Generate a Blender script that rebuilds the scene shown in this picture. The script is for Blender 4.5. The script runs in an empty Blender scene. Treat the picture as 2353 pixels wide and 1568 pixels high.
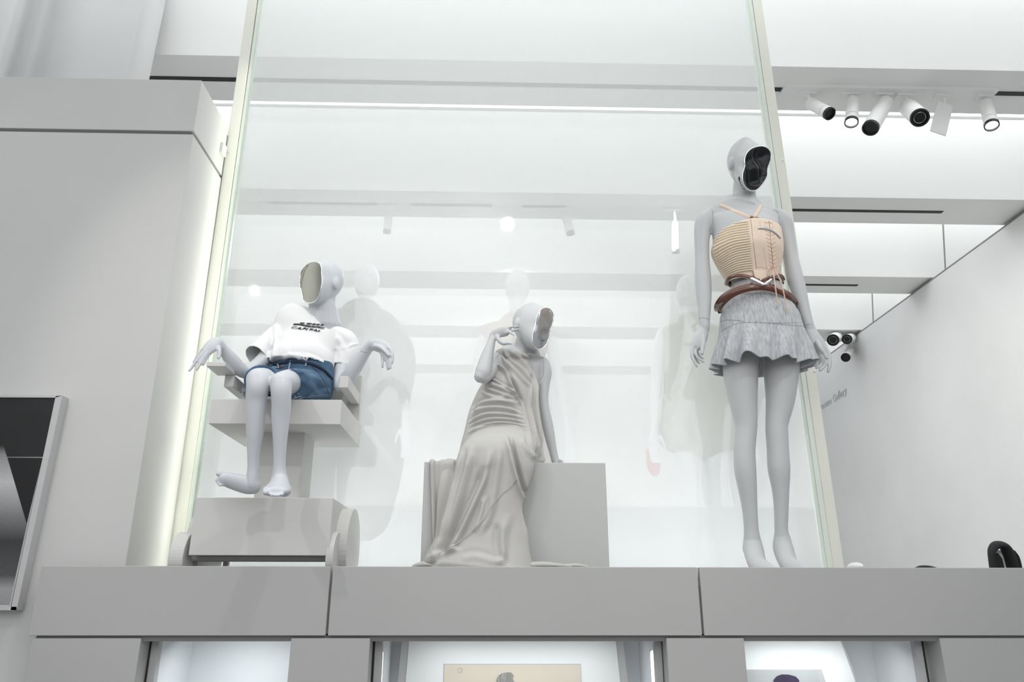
import bpy, bmesh, math, random
import numpy as np
from mathutils import Vector, Matrix
from mathutils.bvhtree import BVHTree
random.seed(4)

# ------------------------------------------------------------------ camera, world, lights, exposure
EYE = 1.55
FPX, CXP, CYP = 1730.0, 1176.5, 784.0
YAW, PITCH, ROLL = 0.0265, 0.3340, 0.0010
FW = Vector((math.sin(YAW)*math.cos(PITCH), math.cos(YAW)*math.cos(PITCH), math.sin(PITCH)))
_r = Vector((math.cos(YAW), -math.sin(YAW), 0)); _u = _r.cross(FW)
RT = _r*math.cos(ROLL)+_u*math.sin(ROLL); UP = -_r*math.sin(ROLL)+_u*math.cos(ROLL)
sc = bpy.context.scene
cam = bpy.data.cameras.new('camera'); co = bpy.data.objects.new('camera', cam)
sc.collection.objects.link(co); sc.camera = co
co.matrix_world = Matrix(((RT.x, UP.x, -FW.x, 0), (RT.y, UP.y, -FW.y, 0), (RT.z, UP.z, -FW.z, EYE), (0, 0, 0, 1)))
cam.sensor_width = 36; cam.lens = FPX/2353*36; cam.clip_start = .05; cam.clip_end = 100

w = bpy.data.worlds.new('world'); sc.world = w; w.use_nodes = True
bg = w.node_tree.nodes['Background']; bg.inputs[0].default_value = (.93, .95, 1, 1); bg.inputs[1].default_value = .40
sc.view_settings.view_transform = 'Standard'; sc.view_settings.look = 'None'
sc.view_settings.exposure = 0.19; sc.view_settings.gamma = 1; sc.view_settings.use_curve_mapping = False

def area(name, loc, target, sx, sy, power, col=(1, 1, 1)):
    l = bpy.data.lights.new(name, 'AREA'); l.shape = 'RECTANGLE'; l.size = sx; l.size_y = sy; l.energy = power; l.color = col
    o = bpy.data.objects.new(name, l); sc.collection.objects.link(o); o.location = loc
    o.rotation_euler = (Vector(target)-Vector(loc)).to_track_quat('-Z', 'Y').to_euler(); return o
def spot(name, loc, target, power, ang, blend=.3, rad=.03, col=(1, .98, .95)):
    l = bpy.data.lights.new(name, 'SPOT'); l.energy = power; l.spot_size = math.radians(ang); l.spot_blend = blend
    l.shadow_soft_size = rad; l.color = col
    o = bpy.data.objects.new(name, l); sc.collection.objects.link(o); o.location = loc
    o.rotation_euler = (Vector(target)-Vector(loc)).to_track_quat('-Z', 'Y').to_euler(); return o
area('glass_back_fill', (-.1, 3.62, EYE+.07), (-.1, 3.3, EYE+1.6), 3.0, .35, 10, (.97, .99, 1))  # added lamp hidden behind the ledge, brightens the glass from the rear
area('glass_low_fill', (-.1, 3.32, EYE+.08), (-.1, 3.22, EYE+1.0), 2.6, .05, 2.5, (.95, .99, 1))  # added strip below the sight line, brightens the foot of the glass
area('front_ceiling_light', (0, -1.6, 4.5), (0, 2.6, 1.6), 8, 4.5, 135, (1, 1, 1))
spot('gallery_fill_spot', (1.2, 5.2, 4.4), (4.3, 6.2, 1.9), 230, 95, .9, .15)  # added spot without a fixture, brightens the right wall
spot('gallery_fill_spot', (0.2, 6.4, 4.4), (.2, 9.6, 1.9), 150, 110, .9, .2)  # added spot without a fixture, brightens the rear of the gallery
spot('gallery_fill_spot', (-.1, 5.9, 4.45), (-.1, 3.2, 3.0), 85, 95, .9, .2)  # added spot without a fixture, lights the glass from behind
_yg = 3.19
def mirrored(px, py, ys):      # lamp in front of the glass whose reflection shows at this pixel
    d = FW + RT*((px-CXP)/FPX) + UP*((CYP-py)/FPX); k = (2*_yg-ys)/d.y; return (d.x*k, ys, EYE+d.z*k)
spot('track_beam', mirrored(1166, 515, 1.35), (-.35, 2.8, EYE+.75), 38, 66, .6, .05)
spot('track_beam', mirrored(1555, 527, .3), (.9, 2.9, EYE+1.1), 60, 42, .4, .02)
spot('track_beam', mirrored(585, 667, .7), (-.6, 2.9, EYE+.7), 40, 50, .5, .022)
area('edge_glow_fill', (-1.19, 3.12, 2.7), (-1.4, 3.0, 2.7), .02, 2.8, 2.0, (.97, 1, .88))  # added unseen strip giving the pillar side its glow beside the glass edge

# ------------------------------------------------------------------ helpers
C = sc.collection
def ray(px, py): return (FW + RT*((px-CXP)/FPX) + UP*((CYP-py)/FPX))
def P(px, py, Y):
    d = ray(px, py); t = Y/d.y; return Vector((d.x*t, Y, EYE+d.z*t))
def PX(px, py, X):
    d = ray(px, py); t = X/d.x; return Vector((X, d.y*t, EYE+d.z*t))
def mpp(px, py, Y): d = ray(px, py); return (Y/d.y)/FPX
def proj(co):
    d = co-np.array([0, 0, EYE]); z = d@np.array(FW)
    return np.stack([CXP+FPX*(d@np.array(RT))/z, CYP-FPX*(d@np.array(UP))/z], 1)

def mat(name, col, rough=.6, metal=0, spec=.5, noise=0, nscale=60, bump=0, emit=None, estr=0, coat=0, stretch=None, col2=None):
    m = bpy.data.materials.new(name); m.use_nodes = True; nt = m.node_tree; b = nt.nodes['Principled BSDF']
    col = tuple(col)+(1,) if len(col) == 3 else col
    b.inputs['Base Color'].default_value = col; b.inputs['Roughness'].default_value = rough
    b.inputs['Metallic'].default_value = metal; b.inputs['Specular IOR Level'].default_value = spec
    b.inputs['Coat Weight'].default_value = coat
    if emit: b.inputs['Emission Color'].default_value = tuple(emit)+(1,); b.inputs['Emission Strength'].default_value = estr
    if noise or bump:
        tc = nt.nodes.new('ShaderNodeTexCoord'); mp = nt.nodes.new('ShaderNodeMapping'); n = nt.nodes.new('ShaderNodeTexNoise')
        n.inputs['Scale'].default_value = nscale; n.inputs['Detail'].default_value = 5
        nt.links.new(tc.outputs['Object'], mp.inputs[0]); nt.links.new(mp.outputs[0], n.inputs['Vector'])
        if stretch: mp.inputs['Scale'].default_value = stretch
        if noise:
            mx = nt.nodes.new('ShaderNodeMix'); mx.data_type = 'RGBA'; rp = nt.nodes.new('ShaderNodeMapRange')
            rp.inputs[1].default_value = .3; rp.inputs[2].default_value = .7
            nt.links.new(n.outputs['Fac'], rp.inputs[0]); nt.links.new(rp.outputs[0], mx.inputs[0])
            mx.inputs[6].default_value = col
            c2 = tuple(col2)+(1,) if col2 else tuple(c*(1-noise) for c in col[:3])+(1,)
            mx.inputs[7].default_value = c2; nt.links.new(mx.outputs[2], b.inputs['Base Color'])
        if bump:
            bp = nt.nodes.new('ShaderNodeBump'); bp.inputs['Strength'].default_value = bump; bp.inputs['Distance'].default_value = .002
            nt.links.new(n.outputs['Fac'], bp.inputs['Height']); nt.links.new(bp.outputs[0], b.inputs['Normal'])
    return m
M = {}
M['wall'] = mat('painted_wall', (.56, .56, .548), .8, noise=.03, nscale=3, bump=.05)
M['plaster'] = mat('plaster', (.64, .645, .645), .9, noise=.07, nscale=1.3, bump=.1)
M['white'] = mat('white_paint', (.80, .805, .80), .7, noise=.02, nscale=2)
M['beam'] = mat('beam_paint', (.83, .835, .82), .75, noise=.02, nscale=2)
M['ledge'] = mat('ledge_paint', (.42, .42, .41), .65, noise=.02, nscale=4)
M['prop'] = mat('prop_paint', (.60, .595, .575), .7, noise=.02, nscale=5)
M['box'] = mat('plinth_paint', (.50, .505, .495), .7, noise=.02, nscale=5)
M['post'] = mat('post_metal', (.82, .82, .74), .45, noise=.03, nscale=5)
M['edge'] = mat('glass_edge', (.80, .86, .78), .3, noise=.05, nscale=5)
M['dark'] = mat('dark_gap', (.02, .02, .018), .6)
M['gap'] = mat('shadow_joint', (.22, .22, .21), .8)
M['skin'] = mat('mannequin_paint', (.56, .58, .61), .42, noise=.02, nscale=8, bump=.03)
M['skin2'] = mat('mannequin_warm_paint', (.51, .52, .525), .5, noise=.02, nscale=8, bump=.03)
M['ghost'] = mat('gallery_mannequin_paint', (.74, .75, .76), .6, noise=.02)
M['chrome'] = mat('chrome', (.9, .9, .9), .08, 1)
M['mirror'] = mat('mirror_face', (.36, .355, .34), .04, 1)  # grey base carries the reflection of a dark area
M['mirror2'] = mat('mirror_face_pale', (.55, .55, .57), .12, 1)
M['dark_reflection'] = mat('mirror_dark_reflection', (.004, .006, .009), .22, 0, .35)  # reflection of dark surroundings put into the base colour
M['tee'] = mat('white_jersey', (.80, .80, .80), .85, noise=.02, nscale=200, bump=.12)
M['print'] = mat('black_print', (.012, .014, .016), .6)
M['dress'] = mat('grey_silk', (.47, .46, .435), .7, noise=.05, nscale=300, bump=.08)
M['wool'] = mat('grey_wool', (.58, .595, .61), .95, noise=.25, nscale=140, bump=.3, stretch=(1, 1, .18), col2=(.36, .37, .39))
M['wool_in'] = mat('grey_wool_lining', (.22, .23, .24), .95, noise=.2, nscale=140)
M['corset'] = mat('nude_leather', (.78, .63, .51), .6, noise=.06, nscale=40, bump=.05)
M['corset2'] = mat('nude_satin', (.78, .67, .51), .5, noise=.05, nscale=60)
M['lace'] = mat('nude_lace', (.72, .50, .39), .6)
M['brown'] = mat('brown_leather', (.13, .035, .016), .22, coat=.6, noise=.3, nscale=12)
M['steel'] = mat('steel', (.55, .56, .58), .25, 1)
M['denim'] = mat('blue_denim', (.018, .045, .095), .85, noise=.4, nscale=9, bump=.3, col2=(.075, .15, .24))
M['denim_dark'] = mat('dark_denim', (.01, .018, .04), .85)
M['thread'] = mat('pale_thread', (.62, .62, .6), .8)
M['stitch'] = mat('stitching', (.22, .30, .38), .8)
M['lampw'] = mat('lamp_white', (.80, .80, .79), .45)
M['lamp_on'] = mat('lit_lens', (1, 1, 1), .5, emit=(1, .98, .95), estr=5)
M['lens'] = mat('dark_lens', (.012, .012, .013), .3, spec=.3)
M['black'] = mat('black_plastic', (.012, .012, .013), .4)
M['strip'] = mat('luminous_ceiling', (1, 1, 1), .5, emit=(.95, .98, 1), estr=1.9)
M['tube'] = mat('light_tube', (1, 1, 1), .5, emit=(.97, .99, 1), estr=2.2)
M['casein'] = mat('case_interior', (.82, .85, .87), .8, noise=.02)
M['mat'] = mat('mount_board', (.86, .88, .87), .9, noise=.01)
M['paper'] = mat('cream_paper', (.70, .63, .52), .9, noise=.06, nscale=6)
M['pencil'] = mat('pencil_grey', (.42, .41, .38), .9, noise=.5, nscale=50, stretch=(6, 1, 1))
M['frame'] = mat('aluminium_frame', (.50, .50, .50), .5, noise=.03)
M['purple'] = mat('purple_ink', (.035, .015, .07), .8, noise=.5, nscale=30)
M['painted_bg'] = mat('grey_print', (.48, .50, .50), .8, noise=.15, nscale=6)
M['cape'] = mat('grey_cape', (.22, .205, .195), .9)
M['blush'] = mat('blush_top', (.48, .33, .28), .9)
M['cream'] = mat('cream_knit', (.42, .40, .29), .95, noise=.1, nscale=90)
M['red'] = mat('red_leather', (.6, .06, .05), .5)
M['letter'] = mat('grey_lettering', (.50, .51, .52), .7)
M['shoe'] = mat('black_suede', (.008, .008, .009), .8)
M['insole'] = mat('white_insole', (.75, .75, .75), .6)
M['floor'] = mat('pale_floor', (.33, .33, .325), .5, noise=.04, nscale=2)

# hazy glass: clear + scattering white interlayer + faint reflection
g = bpy.data.materials.new('hazy_glass'); g.use_nodes = True; nt = g.node_tree; nt.nodes.clear()
out = nt.nodes.new('ShaderNodeOutputMaterial'); tr = nt.nodes.new('ShaderNodeBsdfTransparent'); df = nt.nodes.new('ShaderNodeBsdfDiffuse')
tl = nt.nodes.new('ShaderNodeBsdfTranslucent'); gl = nt.nodes.new('ShaderNodeBsdfGlossy'); gl.inputs['Roughness'].default_value = .02
m1 = nt.nodes.new('ShaderNodeMixShader'); m2 = nt.nodes.new('ShaderNodeMixShader'); m3 = nt.nodes.new('ShaderNodeMixShader')
tr.inputs[0].default_value = (.985, 1, .995, 1); df.inputs[0].default_value = (.95, .965, .965, 1); tl.inputs[0].default_value = (.97, .985, .985, 1)
m1.inputs[0].default_value = .42; m2.inputs[0].default_value = .43; m3.inputs[0].default_value = .05
nt.links.new(df.outputs[0], m1.inputs[1]); nt.links.new(tl.outputs[0], m1.inputs[2])
nt.links.new(tr.outputs[0], m2.inputs[1]); nt.links.new(m1.outputs[0], m2.inputs[2])
nt.links.new(m2.outputs[0], m3.inputs[1]); nt.links.new(gl.outputs[0], m3.inputs[2]); nt.links.new(m3.outputs[0], out.inputs[0])
M['haze'] = g
g2 = bpy.data.materials.new('clear_pane'); g2.use_nodes = True; nt = g2.node_tree; nt.nodes.clear()
out = nt.nodes.new('ShaderNodeOutputMaterial'); tr = nt.nodes.new('ShaderNodeBsdfTransparent'); gl = nt.nodes.new('ShaderNodeBsdfGlossy')
gl.inputs['Roughness'].default_value = .02; m1 = nt.nodes.new('ShaderNodeMixShader'); m1.inputs[0].default_value = .05
nt.links.new(tr.outputs[0], m1.inputs[1]); nt.links.new(gl.outputs[0], m1.inputs[2]); nt.links.new(m1.outputs[0], out.inputs[0])
M['pane'] = g2

def obj(name, me_or_bm, m, parent=None, smooth=False):
    if isinstance(me_or_bm, bmesh.types.BMesh):
        me = bpy.data.meshes.new(name); me_or_bm.normal_update(); me_or_bm.to_mesh(me); me_or_bm.free()
    else: me = me_or_bm
    if m is not None:
        me.materials.clear(); me.materials.append(M[m] if isinstance(m, str) else m)
    if smooth: me.polygons.foreach_set('use_smooth', [True]*len(me.polygons))
    o = bpy.data.objects.new(name, me); C.objects.link(o)
    if parent is not None: o.parent = parent; o.matrix_parent_inverse = Matrix.Translation(-parent.location)
    return o
def tag(o, label, cat, group=None):
    o['label'] = label; o['category'] = cat
    if group: o['group'] = group
    return o
def thing(name, label, cat, loc, group=None):
    o = bpy.data.objects.new(name, None); C.objects.link(o); o.location = loc; o.empty_display_size = .05
    return tag(o, label, cat, group)
def struct(o): o['kind'] = 'structure'; return o
def lab(o, l): o['label'] = l; return o

def hexa(bm, c):  # 8 corners: 0-3 front (bl,br,tr,tl) 4-7 back
    v = [bm.verts.new(p) for p in c]
    for f in ((0, 1, 2, 3), (5, 4, 7, 6), (4, 0, 3, 7), (1, 5, 6, 2), (3, 2, 6, 7), (4, 5, 1, 0)): bm.faces.new([v[i] for i in f])
def box(x0, x1, y0, y1, z0, z1, bm=None):
    bm = bm or bmesh.new()
    hexa(bm, [(x0, y0, z0), (x1, y0, z0), (x1, y0, z1), (x0, y0, z1), (x0, y1, z0), (x1, y1, z0), (x1, y1, z1), (x0, y1, z1)]); return bm
def bev(o, wd=.003, seg=2):
    md = o.modifiers.new('bevel', 'BEVEL'); md.width = wd; md.segments = seg; md.limit_method = 'ANGLE'; return o
def prism(bm, poly, axis, a, b):  # poly list of 2D; axis 'x': (y,z); 'y': (x,z)
    def mk(p, t): return (t, p[0], p[1]) if axis == 'x' else (p[0], t, p[1])
    A = [bm.verts.new(mk(p, a)) for p in poly]; B = [bm.verts.new(mk(p, b)) for p in poly]
    n = len(poly); bm.faces.new(A); bm.faces.new(B[::-1])
    for i in range(n): bm.faces.new([A[i], B[i], B[(i+1) % n], A[(i+1) % n]])
    bmesh.ops.recalc_face_normals(bm, faces=bm.faces); return bm

def cr(vals, sub):  # catmull-rom over list of np arrays
    v = [np.array(x, float) for x in vals]; v = [2*v[0]-v[1]]+v+[2*v[-1]-v[-2]]; out = []
    for i in range(1, len(v)-2):
        for k in range(sub):
            t = k/sub; p0, p1, p2, p3 = v[i-1:i+3]
            out.append(.5*((2*p1)+(-p0+p2)*t+(2*p0-5*p1+4*p2-p3)*t*t+(-p0+3*p1-3*p2+p3)*t**3))
    out.append(v[-2]); return out
def tube(bm, nodes, n=20, sub=6, round0=True, round1=True, view=Vector((0, 1, .25)), side=None, caps=True):
    """nodes: (x,y,z,a,b): a half width across the view, b half depth"""
    s = cr(nodes, sub) if sub > 1 else [np.array(x, float) for x in nodes]
    secs = []
    for i, q in enumerate(s):
        t = Vector(s[min(i+1, len(s)-1)][:3]-s[max(i-1, 0)][:3])
        if t.length < 1e-7: t = Vector((0, 0, 1))
        t.normalize()
        if side is not None: S = side-t*side.dot(t)
        else:
            S = t.cross(view.normalized())
            if S.length < .25: S = Vector((1, 0, 0))-t*t.x
        if secs and S.dot(secs[-1][2]) < 0: S = -S
        S.normalize(); N = S.cross(t).normalized()
        secs.append((Vector(q[:3]), t, S, N, max(q[3], .0004), max(q[4], .0004)))
    full = []
    if round0:
        c, t, S, N, a, b = secs[0]; r = min(a, b)
        for k in (.08, .5, .87): full.append((c-t*(r*math.sqrt(1-k*k)), t, S, N, a*k, b*k))
    full += secs
    if round1:
        c, t, S, N, a, b = secs[-1]; r = min(a, b)
        for k in (.87, .5, .08): full.append((c+t*(r*math.sqrt(1-k*k)), t, S, N, a*k, b*k))
    rings = []
    for c, t, S, N, a, b in full:
        rings.append([bm.verts.new(c+S*(a*math.cos(2*math.pi*j/n))+N*(b*math.sin(2*math.pi*j/n))) for j in range(n)])
    for i in range(len(rings)-1):
        for j in range(n): bm.faces.new([rings[i][j], rings[i][(j+1) % n], rings[i+1][(j+1) % n], rings[i+1][j]])
    if caps: bm.faces.new(rings[0][::-1]); bm.faces.new(rings[-1])
    return rings
def ptube(bm, nodes, ratio=1.0, **k):
    """nodes in photo terms: (px,py,Y,halfwidth_px[,ratio]) -> metres"""
    out = []
    for q in nodes:
        p = P(*q[:3]); m_ = mpp(*q[:3]); r = q[4] if len(q) > 4 else ratio
        out.append((p.x, p.y, p.z, q[3]*m_, q[3]*m_*r))
    return tube(bm, out, **k)
def ball(bm, c, r):
    mtx = Matrix.Translation(c)@Matrix.Diagonal((r[0], r[1], r[2], 1))
    bmesh.ops.create_uvsphere(bm, u_segments=20, v_segments=12, radius=1, matrix=mtx)
def remesh(bm, vox=.004, smooth=5, fac=.5):
    bmesh.ops.recalc_face_normals(bm, faces=bm.faces)
    me = bpy.data.meshes.new('t'); bm.to_mesh(me); bm.free(); o = bpy.data.objects.new('t', me); C.objects.link(o)
    md = o.modifiers.new('r', 'REMESH'); md.mode = 'VOXEL'; md.voxel_size = vox; md.adaptivity = 0
    if smooth: ms = o.modifiers.new('s', 'SMOOTH'); ms.factor = fac; ms.iterations = smooth
    dg = bpy.context.evaluated_depsgraph_get(); dg.update()
    r = bpy.data.meshes.new_from_object(o.evaluated_get(dg)); bpy.data.objects.remove(o); bpy.data.meshes.remove(me)
    return r
def vnp(me):
    a = np.empty(len(me.vertices)*3); me.vertices.foreach_get('co', a); a = a.reshape(-1, 3)
    n = np.empty(len(me.vertices)*3); me.vertex_normals.foreach_get('vector', n); return a, n.reshape(-1, 3)
def setv(me, a): me.vertices.foreach_set('co', a.ravel()); me.update()
def segdist(p, poly):
    poly = np.array(poly, float); best = np.full(len(p), 1e9); sgn = np.zeros(len(p)); tt = np.zeros(len(p)); L = len(poly)-1
    for i in range(L):
        a, b = poly[i], poly[i+1]; d = b-a; t = np.clip(((p-a)@d)/(d@d), 0, 1); q = a+t[:, None]*d
        e = p-q; dd = np.hypot(e[:, 0], e[:, 1]); s = np.sign(e[:, 0]*d[1]-e[:, 1]*d[0])
        k = dd < best; best[k] = dd[k]; sgn[k] = s[k]; tt[k] = (i+t[k])/L
    return best, sgn, tt
def folds(me, fl, Ymax=None):
    """real relief pushed along the surface normal: (polyline, width, height[m], taper)"""
    a, n = vnp(me); q = proj(a); view = a-np.array([0, 0, EYE]); view /= np.linalg.norm(view, axis=1)[:, None]
    fr = np.clip(-(n*view).sum(1)*2.5, 0, 1); d = np.zeros(len(a))
    for f in fl:
        poly, wd, h = f[:3]
        pl = [tuple(x) for x in cr([p for p in poly], 5)] if len(poly) > 2 else poly
        dist, s, t = segdist(q, pl); tp = np.clip(np.minimum(t, 1-t)*6, .0, 1) if len(f) < 4 else 1
        side = 1.0
        x = dist/wd
        d += h*np.exp(-x*x)*tp
        d -= .55*h*np.exp(-((x-1.7)/.8)**2)*tp*(s > 0)
    setv(me, a+n*(d*fr)[:, None]); return me
def wob(me, amp, scale, seed=0):
    a, n = vnp(me); r = np.random.RandomState(seed); d = np.zeros(len(a))
    for k in range(6):
        v = r.normal(size=3)*scale*(.6+.3*k); d += np.sin(a@v+r.rand()*6)/(1+.4*k)
    setv(me, a+n*(d*amp/3)[:, None]); return me
def bvh(me): 
    bm = bmesh.new(); bm.from_mesh(me); t = BVHTree.FromBMesh(bm); bm.free(); return t
def cast(tree, px, py, off=.0015):
    o = Vector((0, 0, EYE)); d = ray(px, py).normalized(); h = tree.ray_cast(o, d)
    if h[0] is None:
        return None
    return h[0]+h[1]*off*(1 if h[1].dot(d) < 0 else -1)
def pline(tree, pts, r_px, name, m, parent, off=.001, close=False, sub=6, flat=1.0, Y=None):
    dens = [tuple(x) for x in cr(pts, sub)] if len(pts) > 2 else [tuple(np.array(pts[0])*(1-t)+np.array(pts[1])*t) for t in np.linspace(0, 1, 8)]
    w3 = [cast(tree, x, y, off) if tree else P(x, y, Y) for x, y in dens]; w3 = [p for p in w3 if p is not None]
    if len(w3) < 2: return None
    bm = bmesh.new(); rr = r_px*mpp(pts[0][0], pts[0][1], w3[0].y)
    tube(bm, [(p.x, p.y, p.z, rr, rr*flat) for p in w3], n=8, sub=1)
    return obj(name, bm, m, parent, True)
def rot_to(o): return o

LTOP = P(1176, 1303, 2.72).z   # ledge top height
LY = 2.72
FZ = LTOP-.06   # display floor, sunk behind the ledge's lip

# ------------------------------------------------------------------ room shell
fl = struct(obj('floor', box(-7, 7, -5, 2.9, -.1, 0), 'floor'))
ZR = P(846, 606, 4.35).z-1.90
fl2 = struct(obj('floor', box(-7, 4.15, 3.9, 10.6, ZR-.1, ZR), 'floor'))
HB = 3.0; ZB = EYE+HB
XW = PX(2353, 478, 1).x
def wall_x():   # the right wall passes under the beams' underside plane
    d = ray(2180, 607); return d.x/d.z*HB
XW = wall_x()
ceil_root = struct(obj('ceiling', box(-7, XW+1.7, -3, 12, ZB+.235*HB+.005, ZB+.235*HB+.1), 'white'))
per = .499*HB
for k in range(-3, 7):
    y0 = (1.2115+.499*k)*HB; y1 = y0+.139*HB; s = .2116*HB; o_ = .235*s
    d1 = ray(1900, 156)
    bm = bmesh.new(); prism(bm, [(y0, ZB), (y1, ZB), (y1+o_, ZB+s), (y0-o_, ZB+s)], 'x', -7, XW+1.6)
    b = obj('ceiling_beam', bm, 'beam', ceil_root); 
    ls = obj('light_strip', box(-7, XW+1.6, y1+o_, y1+o_+per-.139*HB-2*o_, ZB+s+.03, ZB+s+.04), 'strip', ceil_root)
    if k in (1, 2):      # joints on the sloping beam face
        jx = P(2169, 560, y0).x if k == 1 else P(2005, 705, y0).x
        yj = (1.2115+.499*(k+1))*HB if False else y0
    if k in (2, 3):
        px, py = ((2170, 600), (2005, 725))[k-2]
        jx = P(px, py, y0-.03).x; bm = bmesh.new()
        hexa(bm, [(jx-.006, y0-.004, ZB+.01), (jx+.006, y0-.004, ZB+.01), (jx+.006, y0-.004-o_, ZB+s), (jx-.006, y0-.004-o_, ZB+s),
                  (jx-.006, y0+.02, ZB+.01), (jx+.006, y0+.02, ZB+.01), (jx+.006, y0+.02-o_, ZB+s), (jx-.006, y0+.02-o_, ZB+s)])
        obj('panel_joint', bm, 'gap', ceil_root)
struct(obj('shade_strip_1', box(XW-.004, XW+.12, -1, 10.6, ZB-.034, ZB-.024), 'gap'))  # dark strip painting the shadow gap along the wall top
wr = struct(obj('wall_right', box(XW, XW+.12, -1, 10.6, 0, ZB-.035), 'plaster'))
struct(obj('wall_right', box(XW+1.6, XW+1.7, -1, 12, 0, ZB+.7), 'white'))
struct(obj('wall_back', box(-7, XW+1.6, 10.6, 10.7, 0, ZB+.7), 'white'))
struct(obj('wall_left', box(-7, -6.9, 3, 12, 0, ZB+.7), 'white'))
# curved plaster wall above the pillar
nodes = [(303, 3.30), (230, 3.30), (165, 3.32), (120, 3.40), (80, 3.46), (45, 3.40), (15, 3.28), (-40, 3.22), (-260, 3.2)]
bm = bmesh.new(); dens = cr([(P(a, 120, y).x, y) for a, y in nodes], 8)
lo, hi = P(200, 330, 3.3).z, ZB+.6; col = []
for x, y in dens: col.append((bm.verts.new((x, y, lo)), bm.verts.new((x+.02, y, hi))))
back = [(bm.verts.new((dens[0][0], 3.5, lo)), bm.verts.new((dens[0][0]+.02, 3.5, hi)))]
for i in range(len(col)-1): bm.faces.new([col[i][0], col[i][1], col[i+1][1], col[i+1][0]])
bm.faces.new([col[0][0], back[0][0], back[0][1], col[0][1]]); bmesh.ops.recalc_face_normals(bm, faces=bm.faces)
struct(obj('wall_upper', bm, 'plaster', None, True))

# slots and tracks in the beams' undersides
def slot(px0, px1, py, k, name='track_slot', m='dark'):
    yc = (1.2115+.499*k+.0695)*HB; x0 = P(px0, py, yc).x; x1 = P(px1, py, yc).x
    return obj(name, box(x0, x1, yc-.018, yc+.018, ZB-.004, ZB+.01), m, ceil_root)
slot(230, 1797, 186, 0); slot(2284, 2420, 218, 0)
slot(615, 870, 470, 1); slot(945, 1130, 474, 1); slot(1200, 1300, 478, 1); slot(1800, 2166, 490, 1); slot(1780, 1971, 658, 2)
wf = obj('track_slot', box(P(1797, 212, 3.84).x, P(2284, 216, 3.84).x, 3.79, 3.91, ZB-.02, ZB+.01), 'lampw', ceil_root)

# ------------------------------------------------------------------ pillar at left
YP = 2.80
a0 = ray(463.4, 184.2); a1 = ray(526.5, 297.7); YG = YP*(a0.x/a0.y)/(a1.x/a1.y)
print('glass plane Y', YG)
tl_, gr_, bt_ = P(463.4, 184.5, YP), P(443.3, 304, YP), P(288, 1303, YP)
ztop, zgr = tl_.z, gr_.z
def pil(z0, z1, name):
    f = lambda z: bt_.x+(tl_.x-bt_.x)*(z-bt_.z)/(tl_.z-bt_.z)
    bm = bmesh.new(); YE = YG-.012
    hexa(bm, [(-3.2, YP, z0), (f(z0), YP, z0), (f(z1), YP, z1), (-3.2, YP, z1), (-3.2, YE, z0), (f(z0)+.0, YE, z0), (f(z1)+.0, YE, z1), (-3.2, YE, z1)])
    return bm
wl = struct(obj('wall_left', pil(0, zgr-.011, 'p'), 'wall')); bev(wl, .002)
up = obj('panel', pil(zgr+.006, ztop, 'p'), 'wall', wl); bev(up, .002)
c_ = pil(zgr-.02, zgr+.02, 'c'); 
for v in c_.verts: v.co.x -= .012; v.co.y += .012 if v.co.y < YP+.1 else -.012
obj('joint', c_, 'gap', wl)
obj('side_panel', box(-3.2, P(530, 300, YG).x-.03, YG-.02, YG+.3, 0, ztop-.0), 'wall', wl)
# little fixing blocks on pillar side
for (a, b, y) in ((517, 338, YG-.06), (508, 318, 0),)[:1]:
    p = P(514, 345, YG-.05); bk = obj('fixing_block', box(p.x-.02, p.x+.006, YG-.075, YG-.03, p.z-.028, p.z+.028), 'edge', wl); bev(bk, .002)

# ------------------------------------------------------------------ glass wall with its two posts
def leaning(pts_top, pts_bot, Yf, Yb, name, m, parent):
    (t0, t1), (b0, b1) = pts_top, pts_bot
    A, B, Cc, D = P(*b0, Yf), P(*b1, Yf), P(*t1, Yf), P(*t0, Yf); bm = bmesh.new(); dy = Yb-Yf
    hexa(bm, [A, B, Cc, D]+[v+Vector((0, dy, 0)) for v in (A, B, Cc, D)]); return obj(name, bm, m, parent)
gw = thing('glass_partition', 'tall hazy glass screen in slim beige metal posts behind the mannequins', 'glass screen', (0, YG+.03, LTOP))
def XG(px, py): return P(px, py, YG).x
lp = leaning(((581-4, -60), (603-4, -60)), ((380, 1308), (412, 1308)), YG, YG+.09, 'post', 'post', gw); bev(lp, .003)
e1 = leaning(((602, -60), (607, -60)), ((413, 1308), (424, 1308)), YG+.004, YG+.03, 'glass_edge', 'edge', gw)
e2 = leaning(((608.5, -60), (611, -60)), ((425.5, 1308), (431, 1308)), YG+.012, YG+.03, 'glass_edge', 'edge', gw)
lp2 = leaning(((1716+5, -60), (1742, -60)), ((1916, 1308), (1941, 1308)), YG, YG+.09, 'post', 'post', gw); bev(lp2, .003)
leaning(((1713, -60), (1719, -60)), ((1903, 1308), (1915, 1308)), YG+.004, YG+.03, 'glass_edge', 'edge', gw)
leaning(((1708, -60), (1711.5, -60)), ((1894, 1308), (1901, 1308)), YG+.012, YG+.03, 'glass_edge', 'edge', gw)
leaning(((611, -60), (1708, -60)), ((431, 1315), (1894, 1315)), YG+.020, YG+.0205, 'glass_pane', 'haze', gw)
for px, py in ((526, 350), (1799, 369), (1872, 854)):
    c = P(px, py, YG-.002); bm = bmesh.new(); tube(bm, [(c.x, c.y+.004, c.z, .0055, .0055), (c.x, c.y-.002, c.z, .004, .004)], n=14, sub=1, round0=False, round1=False)
    obj('screw_cap', bm, 'edge', gw, True)

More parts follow.
